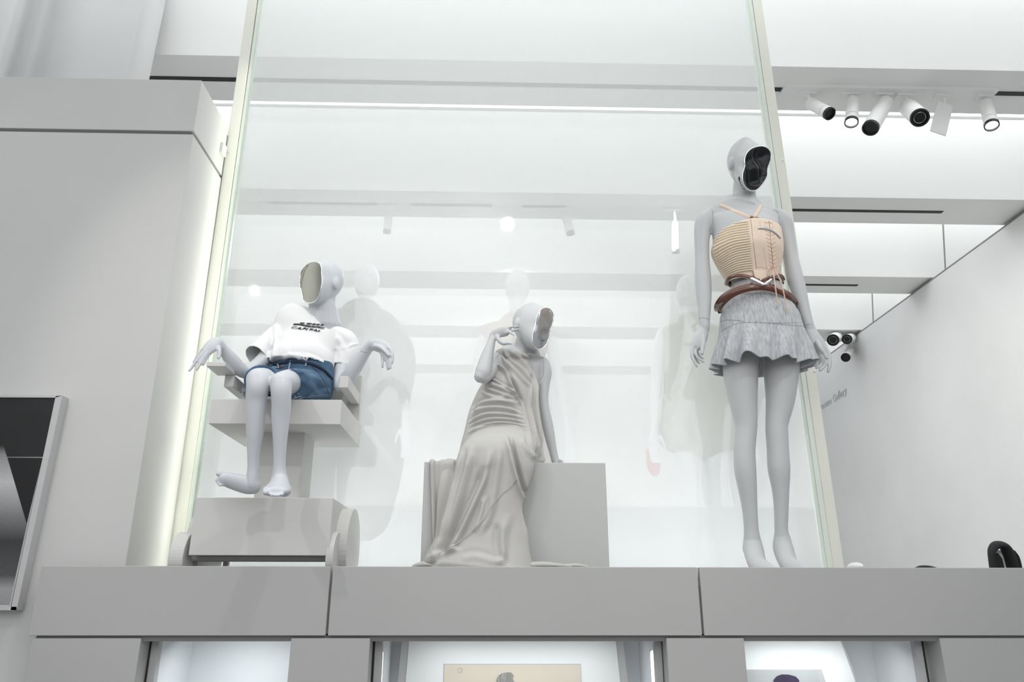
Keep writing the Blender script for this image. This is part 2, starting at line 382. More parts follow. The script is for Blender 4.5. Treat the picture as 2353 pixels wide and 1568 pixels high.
# ------------------------------------------------------------------ ledge, lower wall, cases
ZL0 = P(1176, 1461.5, LY).z
core = tag(obj('display_ledge', box(P(80, 1380, LY).x+.01, 4.1, LY+.012, YG+.12, ZL0+.006, FZ), 'gap'), 'long grey ledge of three panels carrying the mannequins', 'ledge')
xs = [(P(80, 1380, LY).x, P(756.5, 1380, LY).x-.004), (P(756.5, 1380, LY).x+.004, P(1610, 1380, LY).x-.004), (P(1610, 1380, LY).x+.004, 4.1)]
for a, b in xs: bev(obj('panel', box(a, b, LY, LY+.03, ZL0, LTOP), 'ledge', core), .002)
lw = struct(obj('wall_front', box(-3.2, 4.1, 3.25, 3.3, 0, ZL0), 'wall'))
ZP = P(1176, 1466, LY).z-.002
def fx(px): return P(px, 1500, LY).x
for a, b in ((fx(66), fx(318)), (fx(665.5), fx(848)), (fx(1534), fx(1713)), (fx(2166), 4.1)):
    bev(obj('panel', box(a, b, LY+.004, LY+.30, 0, ZP), 'ledge', lw), .002)
obj('joint', box(fx(70), 4.1, LY+.016, LY+.3, ZP-.01, ZL0), 'gap', lw)
YF = 2.80
def case(pxl, pxr, label, seal, lit, group=None):
    xl, xr = P(pxl, 1520, YF).x, P(pxr, 1520, YF).x; zt = P(1176, 1463, YF).z+.02; ft = P(1176, 1473, YF).z; zb = EYE-.75
    t = thing('display_case', label, 'display case', ((xl+xr)/2, YF, zb))
    fw = .024
    bm = box(xl, xl+fw, YF, YF+.03, zb, zt); box(xr-fw, xr, YF, YF+.03, zb, zt, bm); box(xl+fw, xr-fw, YF, YF+.03, ft, zt, bm); box(xl+fw, xr-fw, YF, YF+.03, zb, zb+.03, bm)
    obj('frame', bm, 'frame', t)
    bm = bmesh.new(); i0, i1 = xl+fw-.004, xr-fw+.004; yb = YF+.33
    box(i0, i1, yb, yb+.01, zb, zt, bm); box(i0-.01, i0, YF+.03, yb, zb, zt, bm); box(i1, i1+.01, YF+.03, yb, zb, zt, bm)
    box(i0, i1, YF+.03, yb, zt, zt+.01, bm); obj('lining', bm, 'casein', t)
    obj('pane', box(i0, i1, YF+.012, YF+.014, zb+.03, ft), 'pane', t)
    for s in seal: obj('seal', box(xl-.006 if s < 0 else xr, xl if s < 0 else xr+.006, YF-.002, YF+.03, zb, zt), 'dark', t)
    for px, yy in lit:
        c = P(px, 1502, yy); bm = bmesh.new(); tube(bm, [(c.x, yy, zb+.1, .009, .009), (c.x, yy, c.z, .009, .009)], n=12, sub=1, round0=True, round1=True)
        obj('light_tube', bm, 'tube', t, True)
    l = area('case_light', ((xl+xr)/2, YF+.1, ft-.02), ((xl+xr)/2, YF+.25, zb), xr-xl-.3, .08, .85, (.94, .98, 1)); 
    return t
case(343, 720, 'white lit display case under the seated figure in the tee, empty at top', (-1,), ((369, YF+.10),))
case(860, 1522, 'lit display case under the draped figure, holding a pencil drawing', (-1, 1), ((875, YF+.06), (1500, YF+.06)))
case(1660, 2124, 'lit display case under the corseted figure, holding the purple hat print', (1,), ((2092, YF+.10),))

def quadslab(c, off, name, m, parent=None):
    n = (c[1]-c[0]).cross(c[3]-c[0]).normalized()*off; bm = bmesh.new(); hexa(bm, list(c)+[v-n for v in c]); bmesh.ops.recalc_face_normals(bm, faces=bm.faces)
    return obj(name, bm, m, parent)
def picture(yt, yb, outer, inner, win, label, name='framed_drawing', thick=.02, pm='paper'):
    """outer/inner/win: ((px top-left,py),(px top-right,py),(slope l, slope r)) extended down to the case floor"""
    def quad(tl, tr, sl, sr, lift=0, drop=110):
        y = lambda py: yt+(yb-yt)*(py-1440)/400-lift
        return [P(tl[0]+sl*drop, tl[1]+drop, y(tl[1]+drop)), P(tr[0]+sr*drop, tr[1]+drop, y(tr[1]+drop)), P(tr[0], tr[1], y(tr[1])), P(tl[0], tl[1], y(tl[1]))]
    t = thing(name, label, 'picture', Vector((P(1180 if pm == 'paper' and 'pencil' in label else 1800, 1500, 3.05).x, 3.05, EYE-.3)))
    return t, quad
t, Q = picture(3.06, 2.99, None or ((925, 1462), (1431, 1462), -.096, .12), None, None, 'wide white-matted pencil drawing on cream paper in a pale frame')
quadslab(Q((925, 1458), (1430, 1458), -.1, .118), .03, 'frame', 'frame', t)
quadslab(Q((941, 1462), (1414, 1462), -.085, .105, .003), .01, 'mount', 'mat', t)
quadslab(Q((1019, 1526), (1335, 1526), -.02, .03, .0045), .002, 'window_edge', 'frame', t)
quadslab(Q((1021, 1528), (1334, 1528), -.02, .03, .006), .002, 'sheet', 'paper', t)
yy = 3.0
bm = bmesh.new(); cs = [(1140, 1570), (1141, 1561), (1146, 1553), (1154, 1547.5), (1165, 1545.5), (1174, 1546), (1177, 1549), (1180.5, 1553.5), (1178, 1555), (1178, 1562), (1183, 1568), (1186, 1580), (1140, 1585)]
vs = [bm.verts.new(P(a, b, 3.030)) for a, b in cs]; bm.faces.new(vs); ex = bmesh.ops.extrude_face_region(bm, geom=bm.faces[:]); 
for v in [g_ for g_ in ex['geom'] if isinstance(g_, bmesh.types.BMVert)]: v.co.y += .001
bmesh.ops.recalc_face_normals(bm, faces=bm.faces)
lab(obj('drawn_head', bm, 'pencil', t), 'pencil drawing of hair combed back')
bm = bmesh.new()
for rr in (1,):
    pts = [(1057+5.5*math.cos(a), 1541+5.5*math.sin(a)) for a in np.linspace(0, 2*math.pi, 15)]
    tube(bm, [(*P(x, y, 3.030), .0005, .0005) for x, y in pts], n=5, sub=1)
obj('collector_mark', bm, 'pencil', t)
t, Q = picture(3.06, 2.99, None, None, None, 'white-matted print of a figure in a purple hat, cut by the pier', 'framed_print')
quadslab(Q((1660, 1455), (1929, 1455), 0, .37), .025, 'frame', 'frame', t)
quadslab(Q((1660, 1458), (1926, 1458), 0, .36, .003), .01, 'mount', 'mat', t)
quadslab(Q((1690, 1539), (1888, 1539), 0, .32, .0045), .003, 'window_edge', 'frame', t)
quadslab(Q((1690, 1541), (1876, 1541), 0, .32, .006), .002, 'sheet', 'painted_bg', t)
bm = bmesh.new(); cs = [(1778, 1575), (1778, 1563), (1785, 1555), (1796, 1550.5), (1812, 1551), (1828, 1555), (1836, 1563), (1838, 1575)]
vs = [bm.verts.new(P(a, b, 3.028)) for a, b in cs]; bm.faces.new(vs); ex = bmesh.ops.extrude_face_region(bm, geom=bm.faces[:])
for v in [g_ for g_ in ex['geom'] if isinstance(g_, bmesh.types.BMVert)]: v.co.y += .0015
bmesh.ops.recalc_face_normals(bm, faces=bm.faces)
lab(obj('printed_hat', bm, 'purple', t), 'dark purple cap of the printed figure')

# framed photograph on the pillar
t = thing('framed_photograph', 'black and silver abstract photograph in a thin aluminium frame on the left wall', 'picture', P(0, 1400, YP-.02))
yf = YP-.035
A = [P(-220, 1403, yf), P(38, 1403, yf), P(141, 910, yf), P(-220, 906, yf)]
def inset(A, px): return A
def ptq(pts, Y): return [P(a, b, Y) for a, b in pts]
def slabY(pts, Y0, Y1, name, m, parent):
    v = ptq(pts, Y0); bm = bmesh.new(); n = len(v); a = [bm.verts.new(p) for p in v]; b = [bm.verts.new((p.x, Y1, p.z)) for p in v]
    bm.faces.new(a); bm.faces.new(b[::-1])
    for i in range(n): bm.faces.new([a[i], b[i], b[(i+1) % n], a[(i+1) % n]])
    bmesh.ops.recalc_face_normals(bm, faces=bm.faces); return obj(name, bm, m, parent)
slabY([(-220, 1398), (24, 1398), (128, 911), (-220, 908)], yf, YP-.001, 'frame', 'frame', t)
nt_ = bpy.data.materials.new('photo_print'); nt_.use_nodes = True; nt = nt_.node_tree; b = nt.nodes['Principled BSDF']; b.inputs['Roughness'].default_value = .25
tc = nt.nodes.new('ShaderNodeTexCoord'); sx = nt.nodes.new('ShaderNodeSeparateXYZ'); wv = nt.nodes.new('ShaderNodeTexWave'); ns = nt.nodes.new('ShaderNodeTexNoise')
cr_ = nt.nodes.new('ShaderNodeValToRGB'); mr = nt.nodes.new('ShaderNodeMapRange')
zA, zB = P(60, 1395, yf).z, P(60, 920, yf).z
mr.inputs[1].default_value = zA; mr.inputs[2].default_value = zB
nt.links.new(tc.outputs['Object'], sx.inputs[0]); nt.links.new(sx.outputs['Z'], mr.inputs[0]); nt.links.new(mr.outputs[0], cr_.inputs[0])
el = cr_.color_ramp.elements; el[0].position = 0; el[0].color = (.35, .37, .36, 1); el[1].position = 1; el[1].color = (.012, .012, .012, 1)
for p_, v_ in ((.08, .42), (.14, .1), (.3, .05), (.42, .25), (.58, .65), (.72, .32), (.76, .03)): e = cr_.color_ramp.elements.new(p_); e.color = (v_, v_, v_, 1)
wv.inputs['Scale'].default_value = 60; wv.bands_direction = 'X'; wv.inputs['Distortion'].default_value = .4; nt.links.new(tc.outputs['Object'], wv.inputs['Vector'])
mx = nt.nodes.new('ShaderNodeMix'); mx.data_type = 'RGBA'; mx.blend_type = 'MULTIPLY'; mx.inputs[0].default_value = .45
nt.links.new(cr_.outputs[0], mx.inputs[6]); nt.links.new(wv.outputs['Color'], mx.inputs[7]); nt.links.new(mx.outputs[2], b.inputs['Base Color'])
M['photo'] = nt_; M['photo_dark'] = mat('photo_black', (.006, .006, .006), .25); M['photo_dim'] = mat('photo_grey_black', (.015, .015, .015), .25, noise=.6, nscale=3)
slabY([(-220, 1390), (21, 1390), (125, 914), (-220, 912)], yf-.001, yf, 'photograph', 'photo', t)
slabY([(17, 1052), (97, 1053), (61, 1203)], yf-.002, yf-.001, 'dark_triangle', 'photo_dark', t)
slabY([(-220, 912), (126, 914), (98, 1050), (16, 1050), (6, 1016), (-60, 1090), (-220, 1090)], yf-.002, yf-.001, 'dark_field', 'photo_dim', t)
slabY([(24, 1404), (38, 1403), (143, 909), (128, 911)], yf-.010, YP-.001, 'frame_edge', 'frame', t)
slabY([(-220, 1404), (38, 1403), (38, 1395), (-220, 1393)], yf-.010, YP-.001, 'frame_edge', 'frame', t)
slabY([(-220, 906), (143, 909), (128, 914), (-220, 912)], yf-.010, YP-.001, 'frame_edge', 'frame', t)

# lettering on the right wall
def text_mesh(body, off=0, shear=0):
    cu = bpy.data.curves.new('t', 'FONT'); cu.body = body; cu.offset = off; cu.shear = shear; cu.resolution_u = 4; cu.space_character = 1.05
    o = bpy.data.objects.new('t', cu); C.objects.link(o); dg = bpy.context.evaluated_depsgraph_get(); dg.update()
    me = bpy.data.meshes.new_from_object(o.evaluated_get(dg)); bpy.data.objects.remove(o); return me
p0 = PX(1892, 940, XW); p1 = PX(1947, 904, XW); fr0 = .19; dy = (p1.y-p0.y)/(1-fr0)
wt = thing('wall_lettering', 'thin grey gallery name lettering on the right wall beside the post', 'lettering', (XW-.006, p0.y, p0.z))
full = text_mesh('Browne Gallery', 0, .15); wd = max(v.co.x for v in full.vertices)
gm = text_mesh('Gallery', 0, .15); goff = wd-max(v.co.x for v in gm.vertices)
for word, offx in (('Browne', 0), ('Gallery', goff)):
    me = text_mesh(word, 0, .15); hgt = abs(dy)/wd*1.05
    for v in me.vertices:
        u_, v_ = (v.co.x+offx)/wd, v.co.y
        v.co = Vector((XW-.006, p0.y+dy*(u_-fr0), p0.z+(p1.z-p0.z)*((u_-fr0)/(1-fr0))+v_*hgt))
    o = obj('word', me, 'letter', wt); o['kind'] = 'stuff'
    sd = o.modifiers.new('s', 'SOLIDIFY'); sd.thickness = .004

# ------------------------------------------------------------------ track spotlights
def cyl_lamp(label, a, b, r_px, kind='short', on=False, joint=(0, 0), group='track spotlights on the near ceiling beam', square=False, Yt=3.85):
    A, B = P(*a), P(*b); r = r_px*mpp(*a); d = (B-A); L = d.length; d.normalize()
    t = thing('track_spotlight', label, 'spotlight', (A.x, A.y, ZB-.02), group)
    up = Vector((A.x, min(max(A.y, Yt-.03), Yt+.03), ZB-.015))
    ad = obj('adapter', box(up.x-.065, up.x+.045, Yt-.02, Yt+.02, ZB-.032, ZB-.018), 'lampw', t); bev(ad, .002)
    bm = bmesh.new(); Q_ = A+d*(L*.18)
    tube(bm, [(up.x, up.y, up.z, .012, .012), (up.x, up.y, min(up.z-.01, (up.z+Q_.z)/2+.02), .012, .012), (Q_.x, Q_.y, Q_.z, .012, .012)], n=12, sub=3)
    obj('arm', bm, 'lampw', t, True)
    bm = bmesh.new()
    if square:
        Z_ = d; X_ = Vector((1, 0, 0)); X_ = (X_-Z_*X_.dot(Z_)).normalized(); Y_ = Z_.cross(X_)
        c = [A-X_*r-Y_*r*.1, A+X_*r-Y_*r*.1, A+X_*r+Y_*r*.1, A-X_*r+Y_*r*.1]; hexa(bm, c+[v+d*L for v in c]); bmesh.ops.recalc_face_normals(bm, faces=bm.faces)
        bev(obj('body', bm, 'lampw', t), .003); return t
    def cyl(bm, rr, s0, s1, r2=None, n=28): tube(bm, [(*(A+d*s0), rr, rr), (*(A+d*s1), r2 or rr, r2 or rr)], n=n, sub=1, round0=False, round1=False)
    hl = L*.72 if kind == 'short' else L-.016
    cyl(bm, r, 0, hl); o = obj('body', bm, 'lampw', t); bev(o, .003)
    if kind == 'short':
        bm = bmesh.new(); cyl(bm, r*.93, hl-.001, hl+.003); obj('joint', bm, 'gap', t)
        bm = bmesh.new(); cyl(bm, r*.98, hl+.003, L-.018); cyl(bm, r*1.06, L-.030, L-.016); obj('snoot', bm, 'lampw', t)
    bm = bmesh.new(); n = 28; R1 = r*1.06 if kind == 'short' else r
    rr = [(R1, L-.0165), (R1, L+.002), (R1*.84, L+.002), (R1*.80, L-.014)]
    S = d.orthogonal().normalized(); T = d.cross(S); rings = [[bm.verts.new(A+d*s+S*(q*math.cos(2*math.pi*j/n))+T*(q*math.sin(2*math.pi*j/n))) for j in range(n)] for q, s in rr]
    for i in range(3):
        for j in range(n): bm.faces.new([rings[i][j], rings[i][(j+1) % n], rings[i+1][(j+1) % n], rings[i+1][j]])
    bmesh.ops.recalc_face_normals(bm, faces=bm.faces); obj('bezel', bm, 'black', t)
    bm = bmesh.new(); cyl(bm, R1*.79, L-.016, L-.0105); obj('lens', bm, 'lamp_on' if on else 'lens', t)
    if kind == 'ring':
        bm = bmesh.new(); pts = [A+d*(L-.006)+S*(R1*.6*math.cos(q))+T*(R1*.6*math.sin(q)) for q in np.linspace(0, 2*math.pi, 25)]
        tube(bm, [(*p, .0015, .0015) for p in pts], n=6, sub=1); obj('lens_ring', bm, 'steel', t)
    return t
G1 = 'track spotlights on the near ceiling beam'
cyl_lamp('leftmost white spotlight of the row, tipped right beside the post', (1861, 237, 3.85), (1907, 262, 3.74), 13.5)
cyl_lamp('small white spotlight pointing down, its lens glowing bright', (1959.5, 231, 3.85), (1956.4, 282, 3.80), 14, on=True)
cyl_lamp('thick white spotlight leaning left with a dark glass lens', (2034, 236, 3.86), (2000, 295, 3.76), 18, kind='long')
cyl_lamp('wide white spotlight aimed at the viewer, round black lens with a thin ring', (2086, 246, 3.86), (2114, 271, 3.66), 19.5, kind='ring')
cyl_lamp('flat white box-shaped track fixture with no lens showing', (2172, 238, 3.86), (2155, 307, 3.88), 18.5, square=True)
cyl_lamp('rightmost small white spotlight of the row above the wall', (2265, 237, 3.86), (2279, 289, 3.80), 14.5, on=True)
# lamps seen faintly through the glass
yb1 = (1.2115+.499+.0695)*HB; yb2 = yb1+per
cyl_lamp('faint white can light beyond the glass, leftmost of the three there', (893, 500, yb1), (889, 534, yb1), 9, kind='long', group='lamps beyond the glass', Yt=yb1)
cyl_lamp('faint tilted can light beyond the glass, middle of the three there', (1301, 500, yb1), (1311, 538, yb1), 10, kind='long', group='lamps beyond the glass', Yt=yb1)
cyl_lamp('faint long can light beyond the glass near the corseted figure', (1553, 512, yb1), (1553, 580, yb1), 8.5, kind='long', group='lamps beyond the glass', Yt=yb1)
# far lamps at the right wall corner
yb3 = yb2+per
cyl_lamp('far black-rimmed projector lamp under the beam next to the post', (1925, 772, yb3), (1914, 782, yb3-.3), 13, kind='ring', group='far lamps by the right wall', Yt=yb3)
cyl_lamp('far round white lamp with black rim by the wall corner', (1960, 776, yb3), (1946, 780, yb3-.3), 11, kind='ring', group='far lamps by the right wall', Yt=yb3)
cyl_lamp('far white can lamp hanging lowest by the right wall', (1953, 806, yb3), (1943, 822, yb3-.25), 10, kind='long', group='far lamps by the right wall', Yt=yb3)
cyl_lamp('far flat white lamp housing nearest the right wall', (1967, 785, yb3), (1964, 806, yb3), 6, square=True, group='far lamps by the right wall', Yt=yb3)

# ------------------------------------------------------------------ heads with a cut mirrored face
def head(bm, outline, Y0, n, depth=.19, lift=.02, bowl=True, dims=(.076, .116), vshift=(.0, .012, .03, .045), roll=None, ear=(.10, -.005), ears=(1,)):
    n = Vector(n).normalized(); cx = sum(p[0] for p in outline)/len(outline); cy = sum(p[1] for p in outline)/len(outline)
    c0 = P(cx, cy, Y0); v = Vector((0, 0, 1)); v = (v-n*v.dot(n)).normalized(); 
    if roll: v = Matrix.Rotation(roll, 3, n)@v
    u = v.cross(n).normalized()
    O = Vector((0, 0, EYE)); pts = []
    dens = []
    m_ = len(outline); sub = 4
    for i in range(m_):
        p0, p1, p2, p3 = [np.array(outline[(i+k-1) % m_], float) for k in range(4)]
        for k in range(sub):
            t = k/sub; dens.append(.5*((2*p1)+(-p0+p2)*t+(2*p0-5*p1+4*p2-p3)*t*t+(-p0+3*p1-3*p2+p3)*t**3))
    for p in dens:
        d = ray(*p); t = (c0-O).dot(n)/d.dot(n); pts.append(O+d*t)
    uv = [((p-c0).dot(u), (p-c0).dot(v)) for p in pts]
    # resample by angle
    N = 48; ang = [math.atan2(b, a) for a, b in uv]; rad = [math.hypot(a, b) for a, b in uv]
    od = sorted(zip(ang, rad)); an = np.array([a for a, _ in od]); ra = np.array([r for _, r in od])
    th = np.linspace(-math.pi, math.pi, N, endpoint=False)
    R = np.interp(th, np.concatenate([an-2*math.pi, an, an+2*math.pi]), np.tile(ra, 3))
    R = (np.roll(R, 1)+2*R+np.roll(R, -1))/4
    umid = (max(a for a, b in uv)+min(a for a, b in uv))/2; vmid = (max(b for a, b in uv)+min(b for a, b in uv))/2
    hh = (max(b for a, b in uv)-min(b for a, b in uv))/2
    a_, b_ = dims
    secs = [(0, 1, None)]
    rings = []
    def ring(t, blend, a, b, vc, uc=0, grow=1):
        r = []
        for j, q in enumerate(th):
            o1 = Vector((R[j]*grow*math.cos(q), R[j]*grow*math.sin(q), 0)); 
            k = 1/math.sqrt((math.cos(q)/a)**2+(math.sin(q)/b)**2); o2 = Vector((umid+uc+k*math.cos(q), vc+k*math.sin(q), 0))
            o = o1*blend+o2*(1-blend); r.append(bm.verts.new(c0+u*o.x+v*o.y-n*t))
        rings.append(r)
    vm = vmid+lift
    if bowl: ring(.042, 1, a_, b_, vm, grow=.75); ring(.034, 1, a_, b_, vm, grow=.88); ring(.004, 1, a_, b_, vm, grow=.93)
    ring(0, 1, a_, b_, vm, grow=.985); ring(.006, 1, a_, b_, vm, grow=1.03); ring(.025, .62, a_, b_, vm); ring(.05, .25, a_, b_*1.0, vm+.0); ring(.08*depth/.19, 0, a_*1.02, b_*.96, vm+.008)
    ring(.11*depth/.19, 0, a_*1.0, b_*.88, vm+.016); ring(.14*depth/.19, 0, a_*.92, b_*.74, vm+.024); ring(.165*depth/.19, 0, a_*.74, b_*.56, vm+.03); ring(.182*depth/.19, 0, a_*.46, b_*.35, vm+.033); ring(.189*depth/.19, 0, a_*.1, b_*.1, vm+.034)
    for i in range(len(rings)-1):
        for j in range(N): bm.faces.new([rings[i][j], rings[i][(j+1) % N], rings[i+1][(j+1) % N], rings[i+1][j]])
    bm.faces.new(rings[0][::-1]); bm.faces.new(rings[-1])
    for s in ears:
        cc = c0+u*(umid+s*(a_*1.05))+v*(vm-.012)-n*(ear[0]*depth/.19); b2 = bmesh.new()
        Mx = Matrix.Translation(cc)@Matrix((u, v, n)).transposed().to_4x4()@Matrix.Rotation(s*.35, 4, 'Y')@Matrix.Diagonal((.010, .030, .017, 1))
        bmesh.ops.create_uvsphere(bm, u_segments=16, v_segments=10, radius=1, matrix=Mx)
        b2.free()
    base = c0+u*umid+v*(vm-.05)-n*(.095*depth/.19)
    edge = [c0+u*(R[j]*math.cos(q))+v*(R[j]*math.sin(q)) for j, q in enumerate(th)]
    return dict(c=c0, u=u, v=v, n=n, edge=edge, R=R, th=th, base=base)
def face_plate(H, parent, m, relief, rim='chrome'):
    bm = bmesh.new(); K = 10; c0, u, v, n = H['c'], H['u'], H['v'], H['n']; N = len(H['th']); prev = None
    for k in range(K, 0, -1):
        f = k/K*.975; r = []
        for j, q in enumerate(H['th']):
            x, y = H['R'][j]*f*math.cos(q), H['R'][j]*f*math.sin(q); r.append(bm.verts.new(c0+u*x+v*y+n*(.0015+relief(x, y)*(1-(k/K)**4))))
        if prev:
            for j in range(N): bm.faces.new([prev[j], prev[(j+1) % N], r[(j+1) % N], r[j]])
        prev = r
    cc = bm.verts.new(c0+n*(.0015+relief(0, 0)))
    for j in range(N): bm.faces.new([prev[j], prev[(j+1) % N], cc])
    o = obj('mirror_face', bm, m, parent, True)
    bm = bmesh.new(); E_ = H['edge']; tube(bm, [(*(c0+(p-c0)*.995+n*.001), .0022, .0032) for p in E_+[E_[0]]], n=8, sub=1, caps=False); obj('face_rim', bm, rim, parent, True)
    return o
def finger(bm, pts, r0, r1, sub=4):
    """pts (px,py,Y) ; radii px"""
    k = len(pts); nd = []
    for i, p in enumerate(pts):
        r = r0+(r1-r0)*i/(k-1); nd.append((*p, r))
    ptube(bm, nd, 1.0, n=12, sub=sub)
def ring_seam(tree, pts, parent, r=.0007, m='gap'):
    return pline(tree, pts, r/mpp(pts[0][0], pts[0][1], 2.95), 'seam_line', m, parent, off=.0002)

# ================================================================== FIGURE 1: seated in the block wheelchair
# chair
ch = thing('block_wheelchair', 'pale block-built wheelchair under the figure in the white tee', 'wheelchair', (-.85, 2.95, FZ))
YS = 2.73
def X(px, py, Y): return P(px, py, Y).x
def Z(px, py, Y): return P(px, py, Y).z
sx0, sx1 = X(478, 973, YS), X(781.5, 977, YS); sz0, sz1 = Z(640, 975, YS), Z(640, 918, YS)
d0, d1 = ray(781, 977), ray(826, 1028.5); YSB = min(YS*(d0.x/d0.y)/(d1.x/d1.y), YG-.004); print('seat', sx0, sx1, sz0, sz1, 'back', YSB)
bev(obj('seat', box(sx0, sx1, YS, YSB, sz0, sz1), 'prop', ch), .002)
YB_ = 2.77
bx0, bx1 = X(451, 1143, YB_), X(765.6, 1144, YB_); bz1, bz0 = Z(600, 1144, YB_), Z(600, 1277, YB_)
bev(obj('base', box(bx0+.0, bx1, YB_, YSB-.03, bz0, bz1), 'prop', ch), .002)
YC = 2.88; cx0, cx1 = X(583, 1143, YC), X(694, 1070, YC)
bev(obj('column', box(cx0, cx1, YC, YC+.165, bz1-.001, sz0+.001), 'prop', ch), .002)
ya = 2.85; az0, az1 = Z(515, 889, ya), Z(515, 862, ya)
bev(obj('armrest', box(X(779.7, 878, ya), X(800.3, 878, ya), ya, 3.15, Z(790, 891, ya), Z(790, 864.5, ya)), 'prop', ch), .002)
bev(obj('armrest', box(X(515, 878, ya), X(537, 878, ya), ya, 3.15, az0, az1), 'prop', ch), .002)
yp = 2.735; bev(obj('control_pad', box(X(474, 836, yp), X(518, 836, yp), yp, 2.862, az1, az1+.017), 'prop', ch), .0015)
bev(obj('backrest', box(sx0+.002, sx1-.002, YSB-.05, YSB-.012, sz1, Z(834, 870, YSB)), 'prop', ch), .002)
for px in (806, 548):
    x = X(px, 900, 3.0)
wheels = []
def wheel(xc, yc, r, th, name='wheel'):
    bm = bmesh.new(); tube(bm, [(xc-th/2, yc, FZ+r, r, r), (xc+th/2, yc, FZ+r, r, r)], n=48, sub=1, round0=False, round1=False, side=Vector((0, 1, 0)))
    return bev(obj(name, bm, 'prop', ch), .0015)
rF = (Z(764, 1223, 2.84)-FZ)/2; rB = (Z(822, 1174, 3.06)-FZ)/2
xr = X(757, 1263, 2.78); xl_ = X(440, 1263, 2.79)
wheel(xr+.004, 2.765+rF, rF, .026); wheel(xl_-.012-.03, 2.765+rF, rF, .05)
xrb = X(809, 1240, 2.98); wheel(xrb-.02, YG-rB-.02, rB, .045)
wheel(xrb-.055, 3.05, rB*.8, .03, 'hub')
wheel(bx0-.03, YG-rB-.02, rB, .05)
bm = bmesh.new(); tube(bm, [(bx0-.03, 2.765+rF, FZ+rF, .012, .012), (bx1+.005, 2.765+rF, FZ+rF, .012, .012)], n=12, sub=1); obj('axle', bm, 'prop', ch)
bm = box(X(513, 1290, 2.95), X(524, 1290, 2.95), 2.95, 2.97, FZ, bz0+.01); obj('support_leg', bm, 'prop', ch)

# body
f1 = thing('seated_mannequin', 'grey mannequin with mirror face, white tee and denim shorts, on the block wheelchair', 'mannequin', (-.75, 3.0, LTOP+.3))
O1 = [(723, 602), (712, 604), (702, 612), (695, 620), (691, 630), (689, 649), (692, 665), (695, 679), (699, 692), (711.5, 697), (720, 695), (728, 690), (734, 679), (738, 665), (741, 647), (739.5, 632), (739, 614), (734, 605)]
bm = bmesh.new()
H1 = head(bm, O1, 2.98, (-.68, -.73, -.02), depth=.15, dims=(.072, .108), lift=.010, bowl=False, ears=(1, -1))
# neck
b1 = H1['base']; mm = 1/mpp(740, 700, 3.05)
ptube(bm, [(746, 672, 3.05, 26), (741, 700, 3.05, 31), (743, 722, 3.06, 34), (742, 745, 3.07, 42, .8)], .95)
# torso
ptube(bm, [(738, 745, 3.08, 48, .45), (722, 765, 3.07, 66, .42), (708, 790, 3.05, 60, .45), (695, 820, 3.02, 58, .5), (685, 850, 3.0, 58, .6), (680, 880, 3.0, 60, .6)], n=28)
# arms: viewer's left
ptube(bm, [(660, 770, 3.04, 15), (632, 798, 2.98, 17.5), (597, 835, 2.93, 16.5), (572, 855, 2.90, 15.5)], 1)
ptube(bm, [(570, 858, 2.90, 14.5), (552, 850, 2.87, 16), (533, 829, 2.84, 16.5), (517, 808, 2.81, 13), (506, 795, 2.79, 11.5)], .95)
# hand left
ptube(bm, [(507, 800, 2.79, 12), (502, 789, 2.78, 13, .8), (492, 791, 2.765, 15.5, .6), (482, 800, 2.755, 15, .55), (476, 807, 2.75, 13, .5)], .8)
finger(bm, [(482, 795, 2.755), (468, 808, 2.74), (453, 827, 2.73), (443, 842, 2.725), (435, 852.5, 2.72)], 4.8, 3.0)
finger(bm, [(484, 802, 2.755), (473, 815, 2.742), (463, 830, 2.735), (457, 841, 2.73), (452, 850, 2.725)], 4.8, 3.2)
finger(bm, [(486, 807, 2.76), (478, 817, 2.75), (472, 828, 2.745), (467, 838, 2.74)], 4.6, 3.4)
finger(bm, [(478, 792, 2.76), (464, 806, 2.755), (454, 818, 2.75), (445, 833, 2.75)], 4.2, 3.0)
finger(bm, [(499, 793, 2.775), (503, 803, 2.76), (504, 814, 2.755), (501.5, 823, 2.75)], 6, 4.2)
# viewer's right arm
ptube(bm, [(785, 780, 3.07, 15), (796, 800, 3.055, 16), (788, 840, 3.02, 17), (778, 875, 3.0, 15), (777, 888, 2.995, 13)], 1)
ptube(bm, [(781, 889, 3.0, 13), (797, 872, 2.985, 16.5), (811, 852, 2.97, 17), (826, 830, 2.955, 15), (840, 809, 2.94, 12.5), (849, 797, 2.93, 12)], .95)
ptube(bm, [(845, 801, 2.935, 12), (856, 793, 2.92, 13.5, .8), (868, 794, 2.91, 15, .6), (880, 799, 2.90, 15, .5), (888, 804, 2.895, 13, .5)], .8)
finger(bm, [(884, 797, 2.895), (895, 801, 2.885), (902, 814, 2.88), (901.5, 833, 2.88)], 5, 3.4)
finger(bm, [(883, 803, 2.895), (890, 812, 2.885), (895, 829, 2.88), (897, 846, 2.88)], 5, 3.4)
finger(bm, [(880, 806, 2.90), (885, 816, 2.89), (889, 833, 2.885), (891.5, 849, 2.885)], 5, 3.2)
finger(bm, [(875, 806, 2.905), (878, 818, 2.90), (879, 832, 2.895), (879, 844, 2.895)], 4.6, 3.0)
finger(bm, [(862, 796, 2.90), (874, 799, 2.885), (885, 808, 2.875), (893, 817, 2.87)], 5.5, 3.8)
